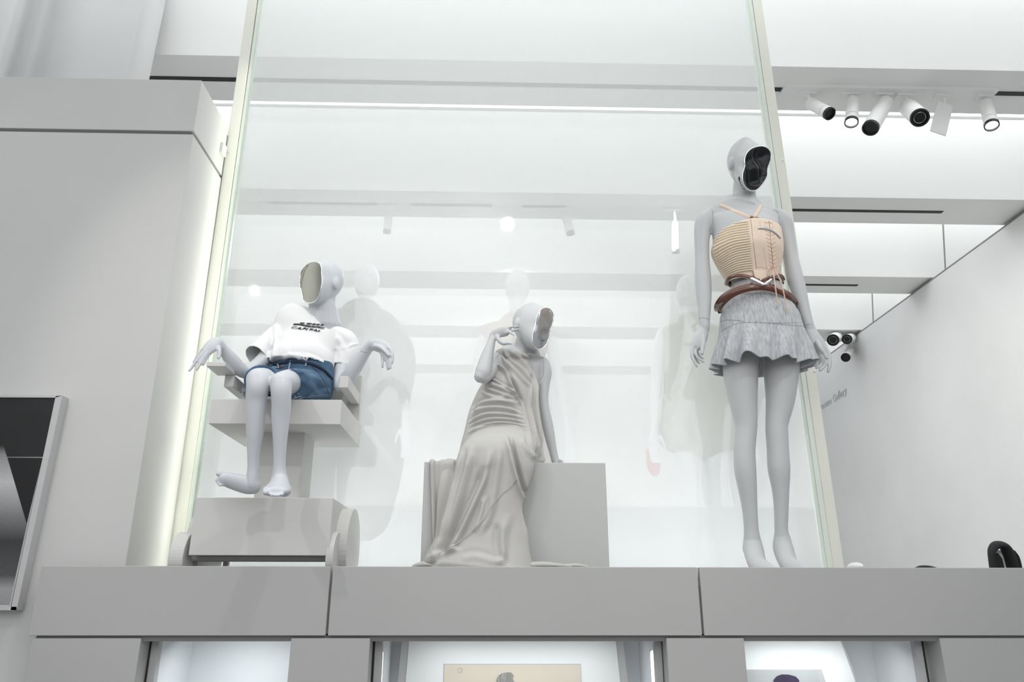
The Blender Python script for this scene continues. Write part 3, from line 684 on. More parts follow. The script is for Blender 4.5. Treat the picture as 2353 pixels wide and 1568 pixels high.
# legs
KL, KR = 2.60, 2.58
ptube(bm, [(655, 885, 2.98, 38), (622, 878, 2.80, 34), (597, 873, 2.66, 29), (594, 872, 2.62, 27)], .95, side=Vector((1, 0, 0)))
ptube(bm, [(705, 885, 2.98, 38), (672, 880, 2.80, 34), (650, 880, 2.64, 28), (647, 879, 2.60, 25)], .95, side=Vector((1, 0, 0)))
ptube(bm, [(594, 874, KL+.01, 27), (592, 893, KL, 25.5), (589, 920, KL+.01, 23.5), (587.5, 953, KL+.02, 22.5), (586, 994, KL+.03, 19.5), (583, 1034, KL+.04, 15), (582, 1072, KL+.05, 13.2), (581, 1098, KL+.055, 15), (580, 1114, KL+.055, 14)], 1)
ptube(bm, [(646, 880, KR+.01, 25.5), (646, 900, KR, 23.5), (646.5, 930, KR+.01, 22), (645.5, 953, KR+.02, 21.5), (644, 994, KR+.03, 17.8), (643, 1034, KR+.04, 14.5), (642, 1070, KR+.05, 14), (642, 1095, KR+.055, 17), (641, 1112, KR+.05, 18)], 1)
# left foot, pointing to viewer's left
ptube(bm, [(585, 1117, 2.66, 19), (570, 1116, 2.66, 20), (552, 1111, 2.655, 20), (534, 1106, 2.645, 18.5), (520, 1102, 2.635, 16.5), (512, 1101, 2.63, 14)], .75, n=20)
for (a, b, c, r) in (((516, 1092), (507, 1089), (501, 1089.5), 6.5), ((513, 1100), (504, 1100), (499, 1101), 3.8), ((513, 1106), (504, 1106), (497, 1106), 3.6), ((514, 1110), (506, 1111), (500, 1112), 3.4), ((517, 1114), (509, 1116), (504, 1117), 3.4)):
    finger(bm, [(*a, 2.635), (*b, 2.625), (*c, 2.62)], r, r*.8)
# right foot, towards the viewer
ptube(bm, [(642, 1098, 2.64, 18), (642, 1112, 2.61, 22, .8), (638, 1122, 2.56, 28, .5), (635, 1127, 2.52, 31, .42), (633, 1130, 2.485, 29, .4)], .8, n=22, side=Vector((1, 0, 0)))
ptube(bm, [(648, 1118, 2.65, 17), (652, 1126, 2.60, 18, .9), (656, 1130, 2.55, 13)], .9, side=Vector((1, 0, 0)))
for (x, y, r) in ((611, 1131, 8.5), (624, 1137, 4.6), (633, 1138, 4.3), (641, 1138, 4.1), (649, 1136, 4.0)):
    finger(bm, [(x+1, y-5, 2.50), (x, y-2, 2.475), (x-.5, y+1.5, 2.46)], r, r*.85)
bd = remesh(bm, .0034, 4); body1 = obj('body', bd, 'skin', f1, True); T1 = bvh(bd)
face_plate(H1, f1, 'mirror', lambda x, y: .0025+.0012*math.sin(y*30+x*20))
ring_seam(T1, [(820, 801), (828, 806), (836, 809.5), (843, 810)], f1)
# tee shirt
bm = bmesh.new()
ptube(bm, [(745, 737, 3.07, 34, .5), (730, 750, 3.065, 72, .40), (714, 763, 3.05, 88, .43), (703, 778, 3.04, 80, .54), (700, 796, 3.02, 76, .66), (692, 815, 3.0, 77, .70), (687, 832, 2.985, 80, .74), (684, 846, 2.98, 81, .76)], n=40, round0=False, round1=False)
ptube(bm, [(655, 757, 3.04, 24), (634, 778, 3.01, 27), (612, 797, 2.975, 26.5), (594, 815, 2.95, 28), (588, 820, 2.94, 28.5)], 1, n=28, round1=False)
ptube(bm, [(776, 778, 3.06, 28), (790, 788, 3.055, 31), (798, 803, 3.05, 29), (794, 818, 3.04, 27), (786, 836, 3.03, 23), (783, 846, 3.025, 22)], 1, n=28, round1=False)
tee = remesh(bm, .0042, 5)
# belly front: sloped hem lifted in the middle
a, n_ = vnp(tee); q = proj(a)
tee = folds(tee, [([(671, 812), (660, 818), (650, 827)], 5, .004), ([(684, 816), (688, 823), (690, 829)], 4, .007), ([(692, 822), (700, 825), (708, 823)], 4, .006), ([(624, 742), (624, 770), (622, 800), (616, 830)], 5, -.006),
                  ([(624, 790), (621, 806), (612, 832)], 5, -.009), ([(770, 772), (785, 790), (789, 806)], 6, .006), ([(770, 800), (773, 820), (770, 845)], 6, -.005), ([(825, 790), (808, 794), (793, 802)], 2.5, .003),
                  ([(735, 722), (760, 728), (782, 742)], 3, .003), ([(745, 745), (785, 765), (805, 785)], 9, .004), ([(640, 815), (690, 790), (740, 800)], 14, .004), ([(630, 830), (680, 818), (730, 828), (760, 860)], 5, .003)])
wob(tee, .0016, 22, 3)
# open the hem and cuffs
bmm = bmesh.new(); bmm.from_mesh(tee)
def cutcap(bmm, c, d, r, tol=.012):
    d = d.normalized(); dl = [f for f in bmm.faces if f.normal.dot(d) > .6 and abs((f.calc_center_median()-c).dot(d)) < tol and (f.calc_center_median()-c).length < r]
    bmesh.ops.delete(bmm, geom=dl, context='FACES')
cutcap(bmm, P(588, 820, 2.94), P(588, 820, 2.94)-P(612, 797, 2.975), .07)
cutcap(bmm, P(783, 846, 3.025), P(783, 846, 3.025)-P(794, 818, 3.04), .07)
cutcap(bmm, P(684, 846, 2.98), P(684, 846, 2.98)-P(696, 815, 3.0), .2)
bmm.to_mesh(tee); bmm.free()
shirt = obj('tee_shirt', tee, 'tee', f1, True); lab(shirt, 'white cropped tee shirt with black two-line print')
sd = shirt.modifiers.new('s', 'SOLIDIFY'); sd.thickness = .002; sd.offset = 0
TT = bvh(tee)
for pts in ([(569, 790), (577, 803), (590, 817), (604, 829)],):
    pline(TT, [(573, 786), (583, 799), (595, 812), (608, 824)], .5, 'cuff_seam', 'stitch' if 0 else 'frame', shirt, .0003)
pline(TT, [(768, 846), (777, 842.5), (787, 842), (797, 845)], .5, 'cuff_seam', 'frame', shirt, .0003)
pline(TT, [(714, 720), (735, 724), (760, 732), (781, 741)], .6, 'collar_seam', 'frame', shirt, .0003)
def pcast(px, py):
    c = cast(TT, px, py, .0025)
    return None if c is None else c-ray(px, py).normalized()*.003
def print_text(body, tl, tr, bl, br, off=.055):
    me = text_mesh(body, off, .25); m0 = text_mesh(body, 0, .25)
    for v, q in zip(me.vertices, m0.vertices):
        if (v.co-q.co).length > .15: v.co = q.co     # the outline offset throws a few points far out
    bpy.data.meshes.remove(m0); bm = bmesh.new(); bm.from_mesh(me)
    bmesh.ops.triangulate(bm, faces=bm.faces); bmesh.ops.subdivide_edges(bm, edges=[e for e in bm.edges if e.calc_length() > .12], cuts=2)
    xs_ = [v.co.x for v in bm.verts]; ys_ = [v.co.y for v in bm.verts]; x0, x1, y0, y1 = min(xs_), max(xs_), min(ys_), max(ys_)
    kill = []
    for v in bm.verts:
        s, t = (v.co.x-x0)/(x1-x0), (v.co.y-y0)/(y1-y0)
        px = (bl[0]*(1-s)+br[0]*s)*(1-t)+(tl[0]*(1-s)+tr[0]*s)*t; py = (bl[1]*(1-s)+br[1]*s)*(1-t)+(tl[1]*(1-s)+tr[1]*s)*t
        c = pcast(px, py); 
        if c is None: kill.append(v)
        else: v.co = c
    bmesh.ops.delete(bm, geom=kill, context='VERTS'); bpy.data.meshes.remove(me)
    return obj('shirt_print', bm, 'print', shirt)
Zm = lambda x, y: (620+x/13.07, 700+y/13.07)
print_text('QUEER', Zm(905, 532), Zm(1640, 605), Zm(875, 588), Zm(1595, 660))
print_text('CAPITAL', Zm(690, 655), Zm(1560, 765), Zm(640, 738), Zm(1520, 830), .06)
bm = bmesh.new(); tp = [Zm(735, 578), Zm(865, 583), Zm(1010, 612), Zm(1200, 642), Zm(1450, 662), Zm(1560, 680), Zm(1662, 708)]; bt = [Zm(695, 628), Zm(840, 624), Zm(990, 655), Zm(1180, 688), Zm(1430, 706), Zm(1530, 724), Zm(1622, 745)]
tp = cr(tp, 4); bt = cr(bt, 4); vt = [bm.verts.new(pcast(x, y)) for x, y in tp]; vb = [bm.verts.new(pcast(x, y)) for x, y in bt]
for i in range(len(vt)-1): bm.faces.new([vt[i], vb[i], vb[i+1], vt[i+1]])
obj('shirt_print', bm, 'print', shirt)
# denim shorts
bm = bmesh.new()
ptube(bm, [(688, 838, 2.985, 68, .7), (690, 856, 2.98, 76, .72), (695, 880, 2.98, 74, .7), (697, 900, 2.98, 70, .7)], n=36)
ptube(bm, [(728, 885, 3.0, 40, .8), (706, 884, 2.90, 42, .85), (684, 884, 2.80, 40, .9), (673, 885, 2.72, 38, .95)], n=30, side=Vector((1, 0, 0)), round1=False)
ptube(bm, [(655, 878, 3.0, 40, .8), (628, 876, 2.86, 41, .85), (606, 876, 2.74, 40, .9), (600, 876, 2.70, 39, .95)], n=30, side=Vector((1, 0, 0)), round1=False)
ptube(bm, [(742, 880, 3.02, 26), (738, 902, 2.95, 24), (720, 908, 2.85, 20), (700, 912, 2.78, 16)], .8)
ptube(bm, [(585, 895, 2.85, 22), (572, 900, 2.76, 14)], .9, sub=3)
sh = remesh(bm, .0042, 4)
folds(sh, [([(700, 862), (735, 875), (752, 905)], 5, .006), ([(720, 855), (745, 872), (757, 895)], 4, .005), ([(690, 870), (715, 890), (730, 912)], 7, .005), ([(628, 850), (640, 860), (650, 866)], 5, -.005), ([(665, 850), (690, 855), (715, 850)], 6, .004), ([(750, 850), (758, 880), (755, 915)], 4, .005)])
wob(sh, .002, 25, 5)
a, n_ = vnp(sh); k = a[:, 2] < sz1+.001; a[k, 2] = np.maximum(a[k, 2], np.where(a[k, 1] > YS-.01, sz1+.001, -9)); setv(sh, a)
shorts = obj('denim_shorts', sh, 'denim', f1, True); lab(shorts, 'washed blue denim shorts with frayed hems')
TS = bvh(sh)
def both(a, b): pass
pline(TS, [(686, 918), (700, 913), (725, 909), (765, 907)], .55, 'stitching', 'stitch', shorts, .0005)
pline(TS, [(686, 921), (700, 916), (725, 912), (765, 911)], .4, 'stitching', 'stitch', shorts, .0005)
pline(TS, [(716, 842), (735, 862), (748, 885), (755, 908)], .6, 'side_seam', 'denim_dark', shorts, .0005)
for pts in ([(640, 836), (638, 848)], [(704, 830), (702, 842)], [(668, 829), (664, 850)]):
    pline(TS, pts, 2.0, 'belt_loop', 'stitch', shorts, .003, flat=.3)
pline(TS, [(618, 842), (640, 837), (668, 833), (700, 834), (725, 841), (748, 855), (762, 872)], 4.0, 'belt', 'denim_dark', shorts, .001, flat=.5)
pline(TS, [(633, 847), (640, 846), (650, 842)], 4.5, 'patch', 'brown', shorts, .0005, flat=.2)
bm = bmesh.new(); random.seed(8)
for i in range(46):
    if i < 22: px, py = 556+random.random()*12, 893+random.random()*22
    elif i < 38: px, py = 672+random.random()*20, 905+random.random()*20
    else: px, py = 580+random.random()*14, 846+random.random()*8
    q = P(px, py, 2.70 if i < 22 else 2.715); d = Vector((random.uniform(-1, 1), random.uniform(-.4, 0), random.uniform(-1, .6)))*.009
    e = d+Vector((random.uniform(-1, 1), 0, random.uniform(-1, 1)))*.006
    tube(bm, [(*q, .0005, .0005), (*(q+d), .0005, .0005), (*(q+d+e), .0004, .0004)], n=5, sub=2)
fr_ = obj('frayed_threads', bm, 'thread', shorts); fr_['kind'] = 'stuff'

# ================================================================== FIGURE 2: draped, seated on the plinth
YX = 2.92; BX0, BX1, BZ = X(975, 1062, YX), X(1391, 1064, YX), Z(1180, 1063, YX)
pl = tag(bev(obj('plinth', box(BX0, BX1, YX, YG-.03, FZ, BZ), 'box'), .002), 'plain grey box plinth seating the draped mannequin', 'plinth')
f2 = thing('draped_mannequin', 'grey mannequin with tilted mirror face in a grey draped gown, seated on the plinth', 'mannequin', (-.05, 3.04, BZ))
O2 = [(1250, 707.6), (1243, 711), (1238, 718), (1233, 729), (1231, 740), (1230, 748), (1226, 760), (1223, 772), (1223, 785), (1226, 797), (1232, 802), (1239, 804), (1248, 800), (1254, 793), (1258.5, 784), (1261.5, 772), (1264, 758), (1268, 748), (1271.5, 738), (1272, 726), (1269, 717), (1263.5, 710), (1257, 707.5)]
bm = bmesh.new()
H2 = head(bm, O2, 2.96, (.66, -.74, -.06), depth=.16, dims=(.073, .110), lift=.020, bowl=False, roll=-.12, ears=(-1, 1))
ptube(bm, [(1212, 770, 3.02, 22), (1205, 790, 3.03, 22), (1200, 806, 3.04, 25), (1190, 822, 3.05, 40, .8)], .95)
ptube(bm, [(1195, 815, 3.06, 50, .5), (1192, 840, 3.06, 58, .55), (1190, 870, 3.05, 50, .6), (1175, 920, 3.05, 50, .7), (1165, 980, 3.05, 62, .7)], n=24)
ptube(bm, [(1245, 838, 3.06, 19), (1251, 858, 3.06, 17), (1250, 890, 3.06, 12.5), (1249, 925, 3.06, 11.5), (1256, 966, 3.065, 12.8), (1263, 1002, 3.07, 12.3), (1270, 1034, 3.075, 9.8), (1276, 1058, 3.08, 9.5), (1281, 1068, 3.08, 10)], 1)
ptube(bm, [(1275, 1062, 3.08, 10, .6), (1283, 1066, 3.07, 12, .35), (1293, 1068, 3.05, 10, .3)], .5)
for i in range(4): 
    q = Vector((P(1290, 1066, 3.06).x+.012*i, 3.04+.01*i, BZ+.008)); tube(bm, [(*q, .007, .007), (q.x+.02, q.y-.03, BZ+.008, .0055, .0055), (q.x+.03, q.y-.055, BZ+.006, .0045, .0045)], n=10, sub=2)
ptube(bm, [(1150, 828, 3.04, 22), (1130, 850, 3.0, 18), (1112, 868, 2.93, 15)], 1)
ptube(bm, [(1104, 866, 2.92, 15.5), (1110, 855, 2.925, 18.5), (1118, 824, 2.935, 15.5), (1125, 800, 2.94, 11.5), (1130, 783, 2.945, 9), (1133, 770, 2.95, 8.5)], .95)
ptube(bm, [(1131, 775, 2.95, 8.5), (1137, 767, 2.945, 9.5, .8), (1148, 764, 2.94, 12, .6), (1160, 762, 2.935, 12.5, .55), (1166, 762, 2.935, 11, .5)], .8)
finger(bm, [(1160, 754, 2.935), (1171, 753, 2.925), (1182, 750.5, 2.915), (1191, 751, 2.91)], 3.8, 2.2)
finger(bm, [(1164, 761, 2.93), (1175, 761, 2.915), (1186, 758, 2.905), (1194, 757, 2.90)], 3.6, 2.2)
finger(bm, [(1161, 766, 2.93), (1169, 764, 2.92), (1175, 767, 2.91), (1181, 771, 2.905)], 3.6, 2.2)
finger(bm, [(1163, 757, 2.945), (1174, 757, 2.94), (1184, 762, 2.93), (1189, 768, 2.925)], 3.2, 2.0)
finger(bm, [(1142, 772, 2.94), (1147, 783, 2.925), (1157, 790, 2.915), (1167, 789, 2.905), (1174, 790, 2.90)], 6, 3.3)
bd = remesh(bm, .0034, 4); body2 = obj('body', bd, 'skin2', f2, True); T2 = bvh(bd)
face_plate(H2, f2, 'mirror2', lambda x, y: .004-.0022*math.sin((x*.9+y*.45)*40+.6))
ring_seam(T2, [(1247, 821), (1249.5, 835), (1249, 855), (1246, 866), (1240, 873)], f2)
bm = bmesh.new()
ptube(bm, [(1184, 817, 3.05, 40, .5), (1184, 830, 3.05, 51, .52), (1181, 855, 3.04, 54, .6), (1173, 890, 3.03, 62, .62), (1163, 925, 3.03, 72, .62), (1158, 951, 3.03, 79, .62), (1154, 984, 3.02, 84, .64), (1153, 1015, 3.01, 92, .62), (1152, 1048, 3.0, 98, .6)], n=44)
ptube(bm, [(1158, 1010, 3.02, 74, .62), (1152, 1024, 2.94, 82, .5), (1146, 1036, 2.88, 84, .45), (1140, 1060, 2.862, 89, .4), (1132, 1090, 2.855, 88, .36), (1122, 1125, 2.852, 81, .36), (1113, 1165, 2.85, 88, .34), (1109, 1205, 2.85, 98, .34), (1108, 1245, 2.85, 108, .34), (1104, 1280, 2.845, 120, .36), (1100, 1310, 2.84, 131, .38)], n=60, side=Vector((1, 0, 0)))
# cascade hanging from the shoulder at right
ptube(bm, [(1215, 860, 3.02, 16), (1218, 900, 3.01, 20), (1222, 950, 3.0, 18), (1229, 1000, 2.99, 15), (1238, 1040, 2.98, 12), (1243, 1060, 2.975, 11)], .6)
ptube(bm, [(1143, 812, 3.03, 7), (1152, 810, 3.02, 9), (1172, 813, 3.0, 9), (1200, 817, 3.0, 7), (1215, 819, 3.0, 5)], .9)
# train over left part of the plinth and pools on the ledge
ptube(bm, [(1040, 1062, 2.93, 20), (1030, 1110, 2.905, 22), (1022, 1170, 2.90, 20), (1015, 1230, 2.90, 16), (1005, 1290, 2.89, 16)], .35)
dr = remesh(bm, .0034, 5)
a, n_ = vnp(dr); a[:, 2] = np.maximum(a[:, 2], LTOP+.001); setv(dr, a)
F2 = [
 ([(1113, 1071), (1092, 1121), (1061, 1188), (1035, 1242), (1011, 1271)], 9, -.016), ([(1128, 1030), (1118, 1075), (1100, 1125), (1072, 1188), (1045, 1242), (1018, 1275)], 8, .010),
 ([(1085, 1020), (1072, 1080), (1050, 1150), (1024, 1220), (1000, 1268), (975, 1296)], 9, .012), ([(1062, 1030), (1048, 1100), (1030, 1170), (1012, 1240)], 6, .008),
 ([(1162, 1000), (1172, 1040), (1184, 1090), (1200, 1145), (1210, 1200), (1222, 1260)], 6, .011), ([(1172, 1000), (1184, 1050), (1198, 1110), (1203, 1140)], 5, -.010), ([(1195, 1010), (1212, 1035), (1232, 1056)], 7, .006),
 ([(1150, 1010), (1140, 1100), (1125, 1180), (1098, 1230)], 9, .006), ([(1112, 1140), (1105, 1180), (1090, 1225)], 6, .006), ([(1165, 1180), (1155, 1235), (1152, 1275), (1146, 1300)], 11, .005), ([(1140, 1200), (1140, 1250), (1148, 1290)], 8, -.006),
 ([(1060, 1288), (1090, 1280), (1130, 1290), (1160, 1298)], 8, .003), ([(990, 1290), (1020, 1270), (1060, 1262)], 6, .006),
 # torso drape
 ([(1145, 806), (1160, 830), (1182, 852), (1200, 872), (1216, 890)], 4, .008), ([(1155, 803), (1175, 830), (1205, 855), (1222, 885)], 4, .006), ([(1180, 806), (1205, 838), (1225, 870)], 4, .006), ([(1134, 822), (1150, 840), (1168, 860)], 4, .006),
 ([(1129, 843), (1148, 845), (1163, 858), (1172, 880), (1184, 905), (1200, 935), (1212, 980), (1225, 1020)], 4, .011), ([(1168, 862), (1186, 890), (1195, 920), (1206, 960), (1216, 1000)], 4, -.008),
 ([(1124, 868), (1145, 880), (1170, 895), (1190, 915)], 3, .006), ([(1120, 876), (1145, 888), (1175, 900), (1196, 930)], 3, .007), ([(1122, 884), (1150, 894), (1180, 908)], 3, .006), ([(1114, 892), (1150, 905), (1190, 920)], 4, .006),
 ([(1088, 945), (1110, 927), (1145, 922), (1195, 929)], 5, .008), ([(1083, 955), (1105, 942), (1135, 938), (1170, 942), (1200, 955)], 4, .008), ([(1076, 975), (1110, 955), (1150, 953), (1205, 962)], 3.5, .007), ([(1074, 984), (1115, 966), (1160, 964), (1207, 972)], 3, .006), ([(1073, 991), (1120, 976), (1160, 973), (1212, 982)], 3, .006), ([(1072, 997), (1110, 985), (1160, 981), (1215, 990)], 3, .007), ([(1105, 900), (1130, 912), (1165, 915)], 4, .005),
 ([(1236, 860), (1234, 920), (1240, 980), (1250, 1040)], 4, .005), ([(1222, 880), (1220, 940), (1230, 1000), (1243, 1050)], 4, .007)]
F2 = [(f[0], f[1], f[2]*(1.7 if k > 13 else 1.45)) for k, f in enumerate(F2)]
folds(dr, F2); wob(dr, .0012, 30, 2)
dress = obj('gown', dr, 'dress', f2, True); lab(dress, 'taupe grey one-shoulder draped gown')
TD = bvh(dr)
pline(TD, [(1187, 1101), (1172, 1119), (1148, 1140), (1131, 1160), (1118, 1184), (1092, 1214), (1070, 1236), (1048, 1251), (1027, 1262), (1009, 1273)], 1.0, 'gown_seam', 'dress', dress, .0006)
pline(TD, [(1189, 1104), (1174, 1122), (1150, 1143), (1133, 1163), (1120, 1187), (1094, 1217), (1072, 1239)], .6, 'gown_seam', 'dress', dress, .0006)
sp = bmesh.new(); tube(sp, [(*P(1216, 814, 2.985), .004, .006), (*P(1232, 818, 3.0), .005, .002), (*P(1248, 821, 3.03), .002, .002)], n=8, sub=4); obj('shoulder_strap', sp, 'dress', f2, True)
# pleated train sheet on the plinth
bm = bmesh.new(); rows = []
for i in range(25):
    t_ = i/24; py = 1061+t_*205; r = []
    for j in range(60):
        s_ = j/59; pxx = 987+(1058-987)*s_+t_*8; yy_ = YX-.012-.007*math.sin(s_*19+t_*1.5)*(.5+.5*math.sin(s_*7+1))-.01*t_
        r.append(bm.verts.new(P(pxx, py, yy_)))
    rows.append(r)
top = [bm.verts.new((v.co.x, v.co.y+.10, BZ+.004)) for v in rows[0]]
rows[0] = rows[0]; mid = [bm.verts.new((v.co.x, v.co.y+.012, BZ+.007+.003*math.sin(j*.32))) for j, v in enumerate(rows[0])]
rows = [top, mid]+rows
for i in range(len(rows)-1):
    for j in range(59): bm.faces.new([rows[i][j], rows[i+1][j], rows[i+1][j+1], rows[i][j+1]])
tr_ = obj('train', bm, 'dress', f2, True); sd = tr_.modifiers.new('s', 'SOLIDIFY'); sd.thickness = .002
bm = bmesh.new()
for pts in ([(950, 1302, 2.84, 4), (965, 1298, 2.83, 6), (985, 1297, 2.82, 7), (1010, 1300, 2.82, 6)], [(1222, 1299, 2.83, 7), (1250, 1298, 2.83, 7), (1285, 1300, 2.83, 5), (1310, 1302, 2.84, 4)], [(1290, 1302, 2.84, 4), (1322, 1300, 2.85, 5), (1352, 1303, 2.86, 3)]):
    ptube(bm, pts, 1.6, n=16)
pm = remesh(bm, .004, 3); a, n_ = vnp(pm); a[:, 2] = np.maximum(a[:, 2], LTOP+.001); setv(pm, a); hp = obj('hem_pool', pm, 'dress', f2, True); hp['kind'] = 'stuff'

# ================================================================== FIGURE 3: corset and skirt
Y3 = 2.95
f3 = thing('standing_mannequin', 'grey standing mannequin with a hollow mirror face coloured black for its dark reflection, in laced nude corset and grey skirt', 'mannequin', (P(1750, 1300, Y3).x, Y3, FZ))
O3 = [(1743.7, 336.5), (1730, 340), (1720.7, 346), (1714, 355), (1710.4, 366.6), (1711, 378), (1711.5, 383), (1707.5, 394), (1705.2, 405), (1706, 417), (1710, 427), (1713.8, 433), (1720.7, 438.5), (1729, 439), (1737, 438), (1745, 431), (1751, 424), (1757, 415), (1762, 405.6), (1763.2, 396), (1763, 387), (1767, 376), (1771.7, 364), (1771.5, 354), (1769, 346), (1763, 340), (1754, 336.5)]
bm = bmesh.new()
H3 = head(bm, O3, 2.88, (.42, -.86, -.22), depth=.155, dims=(.075, .130), lift=.036, ears=(-1,))
ptube(bm, [(1712, 408, 2.96, 24), (1710, 430, 2.97, 25), (1710, 450, 2.975, 26.5), (1708, 466, 2.98, 33), (1705, 480, 2.98, 48, .8)], .95)
ptube(bm, [(1706, 476, 2.98, 50, .6), (1706, 492, 2.97, 78, .42), (1709, 510, 2.965, 84, .48), (1713, 535, 2.95, 77, .62), (1716, 560, 2.95, 77, .66), (1720, 590, 2.95, 69, .66), (1726, 620, 2.95, 55, .62), (1733, 645, 2.955, 52, .62), (1739, 670, 2.965, 58, .62), (1742, 700, 2.97, 70, .62), (1744, 740, 2.97, 80, .6), (1746, 775, 2.97, 80, .55), (1746, 788, 2.97, 60, .5)], n=36)
for px, py in ((1678, 553), (1752, 551)): ptube(bm, [(px, py-14, 2.915, 20), (px, py, 2.912, 24), (px, py+14, 2.92, 20)], .8)
ptube(bm, [(1630, 497, 2.97, 19), (1619, 513, 2.97, 22), (1613, 545, 2.965, 18), (1613, 590, 2.96, 16.5), (1615, 640, 2.95, 19), (1617, 675, 2.94, 18), (1618, 705, 2.93, 15.5), (1618, 742, 2.92, 13), (1618, 755, 2.92, 13)], 1)
ptube(bm, [(1786, 497, 2.99, 19), (1798, 513, 2.99, 22), (1807, 545, 2.985, 18), (1816, 590, 2.98, 16.5), (1826, 635, 2.97, 18.5), (1836, 670, 2.96, 17), (1846, 705, 2.95, 13.5), (1857, 742, 2.94, 11.5), (1862, 757, 2.94, 11.5)], 1)
# left hand
ptube(bm, [(1617, 752, 2.92, 12.5), (1613, 768, 2.915, 15, .7), (1606, 783, 2.91, 17, .55), (1599, 797, 2.905, 14, .5)], .7)
finger(bm, [(1616, 775, 2.90), (1616, 790, 2.89), (1613.5, 804, 2.885), (1613, 813, 2.88)], 6.5, 4.3)
finger(bm, [(1595, 790, 2.905), (1590, 804, 2.90), (1590, 819, 2.895), (1596, 832, 2.89), (1601, 842, 2.89)], 5.2, 3.2)
finger(bm, [(1600, 797, 2.91), (1598, 810, 2.90), (1603, 822, 2.895), (1611, 828, 2.89), (1617, 832, 2.89)], 4.6, 2.9)
finger(bm, [(1594, 796, 2.92), (1592, 812, 2.92), (1597, 824, 2.915), (1606, 835, 2.91)], 4.6, 2.9)
finger(bm, [(1602, 795, 2.925), (1602, 810, 2.925), (1608, 820, 2.92), (1615, 824, 2.92)], 4.2, 2.7)
# right hand
ptube(bm, [(1860, 752, 2.94, 11.5), (1867, 770, 2.935, 15, .7), (1876, 787, 2.93, 18, .55), (1885, 802, 2.925, 18, .5), (1889, 810, 2.925, 16, .5)], .7)
finger(bm, [(1893, 796, 2.92), (1903, 811, 2.915), (1907, 828, 2.91), (1906, 842, 2.905), (1903, 854, 2.905)], 5.8, 3.8)
finger(bm, [(1878, 786, 2.90), (1886, 801, 2.885), (1895, 813, 2.88), (1900, 823, 2.875)], 6, 3.8)
finger(bm, [(1893, 812, 2.92), (1898, 825, 2.91), (1895, 840, 2.90), (1884, 852, 2.895)], 5, 3.4)
finger(bm, [(1886, 812, 2.925), (1889, 826, 2.915), (1886, 838, 2.91), (1876, 846, 2.905)], 4.8, 3.2)
finger(bm, [(1878, 810, 2.93), (1880, 822, 2.925), (1877, 834, 2.92), (1871, 841, 2.915)], 4.5, 3.0)
# legs
def leg(rows, Y, foot):
    nd = [((l+r)/2, y, Y(y), (r-l)/2) for y, l, r in rows]
    ptube(bm, nd, 1.0, n=26, sub=4)
yl = lambda y: 2.965-.02*math.sin((y-830)/430*3.1)
leg([(800, 1662, 1742), (860, 1663, 1741), (916, 1674.5, 1739.6), (971, 1688, 1739.6), (995, 1689.5, 1738), (1036, 1686.5, 1735), (1080, 1687.6, 1737), (1124, 1696.5, 1739), (1168, 1705, 1740), (1212, 1709.6, 1742.5), (1238, 1709, 1747)], yl, None)
leg([(800, 1752, 1838), (860, 1756.5, 1834), (916, 1760.5, 1825.6), (971, 1760, 1811), (995, 1760, 1810), (1036, 1763, 1812), (1080, 1765, 1815), (1124, 1774, 1813), (1168, 1778.6, 1811.5), (1212, 1780, 1810), (1238, 1780, 1814)], yl, None)
zf = FZ
for x0, hx in ((1728, 0), (1797, 72)):
    A_ = P(x0, 1236, 2.965); B_ = P(1731+hx*.96, 1262, 2.955); D_ = P(1743+hx, 1300, 2.90); mp_ = mpp(1740, 1250, 2.95)
    E_ = Vector((D_.x+.032, 2.85, zf+.034)); G_ = Vector((D_.x+.042, 2.80, zf+.018))
    tube(bm, [(*A_, 19*mp_, 19*mp_), (*B_, 23*mp_, 22*mp_), (*D_, 22*mp_, 15*mp_), (*E_, .036, .019), (*G_, .036, .014)], n=22, sub=5)
    for i in range(5):
        q = G_+Vector((-.028+.014*i, 0, -.002)); tube(bm, [(*q, .008, .008), (q.x+.002, q.y-.02+.003*i, zf+.009, .0065, .0065)], n=10, sub=2)
    hl_ = P(1714+hx-(2 if hx else 0), 1262, 2.99); ball(bm, Vector((hl_.x+.018, hl_.y, hl_.z)), (.030, .032, .034))
bd = remesh(bm, .0034, 4); body3 = obj('body', bd, 'skin2', f3, True); T3 = bvh(bd)
def rel3(x, y):
    return -.018+.010*math.sin((x*1.2+y*.6)*55+1)+.008*math.cos((y-x*.5)*48)
face_plate(H3, f3, 'dark_reflection', rel3)
ring_seam(T3, [(1635, 478), (1638, 492), (1638, 510), (1634, 523), (1629, 531)], f3); ring_seam(T3, [(1784, 485), (1789, 495), (1790, 510), (1790, 520)], f3)
ring_seam(T3, [(1605, 733), (1611, 731), (1622, 731.5), (1630, 735)], f3); ring_seam(T3, [(1849, 747), (1857, 745), (1866, 746)], f3)
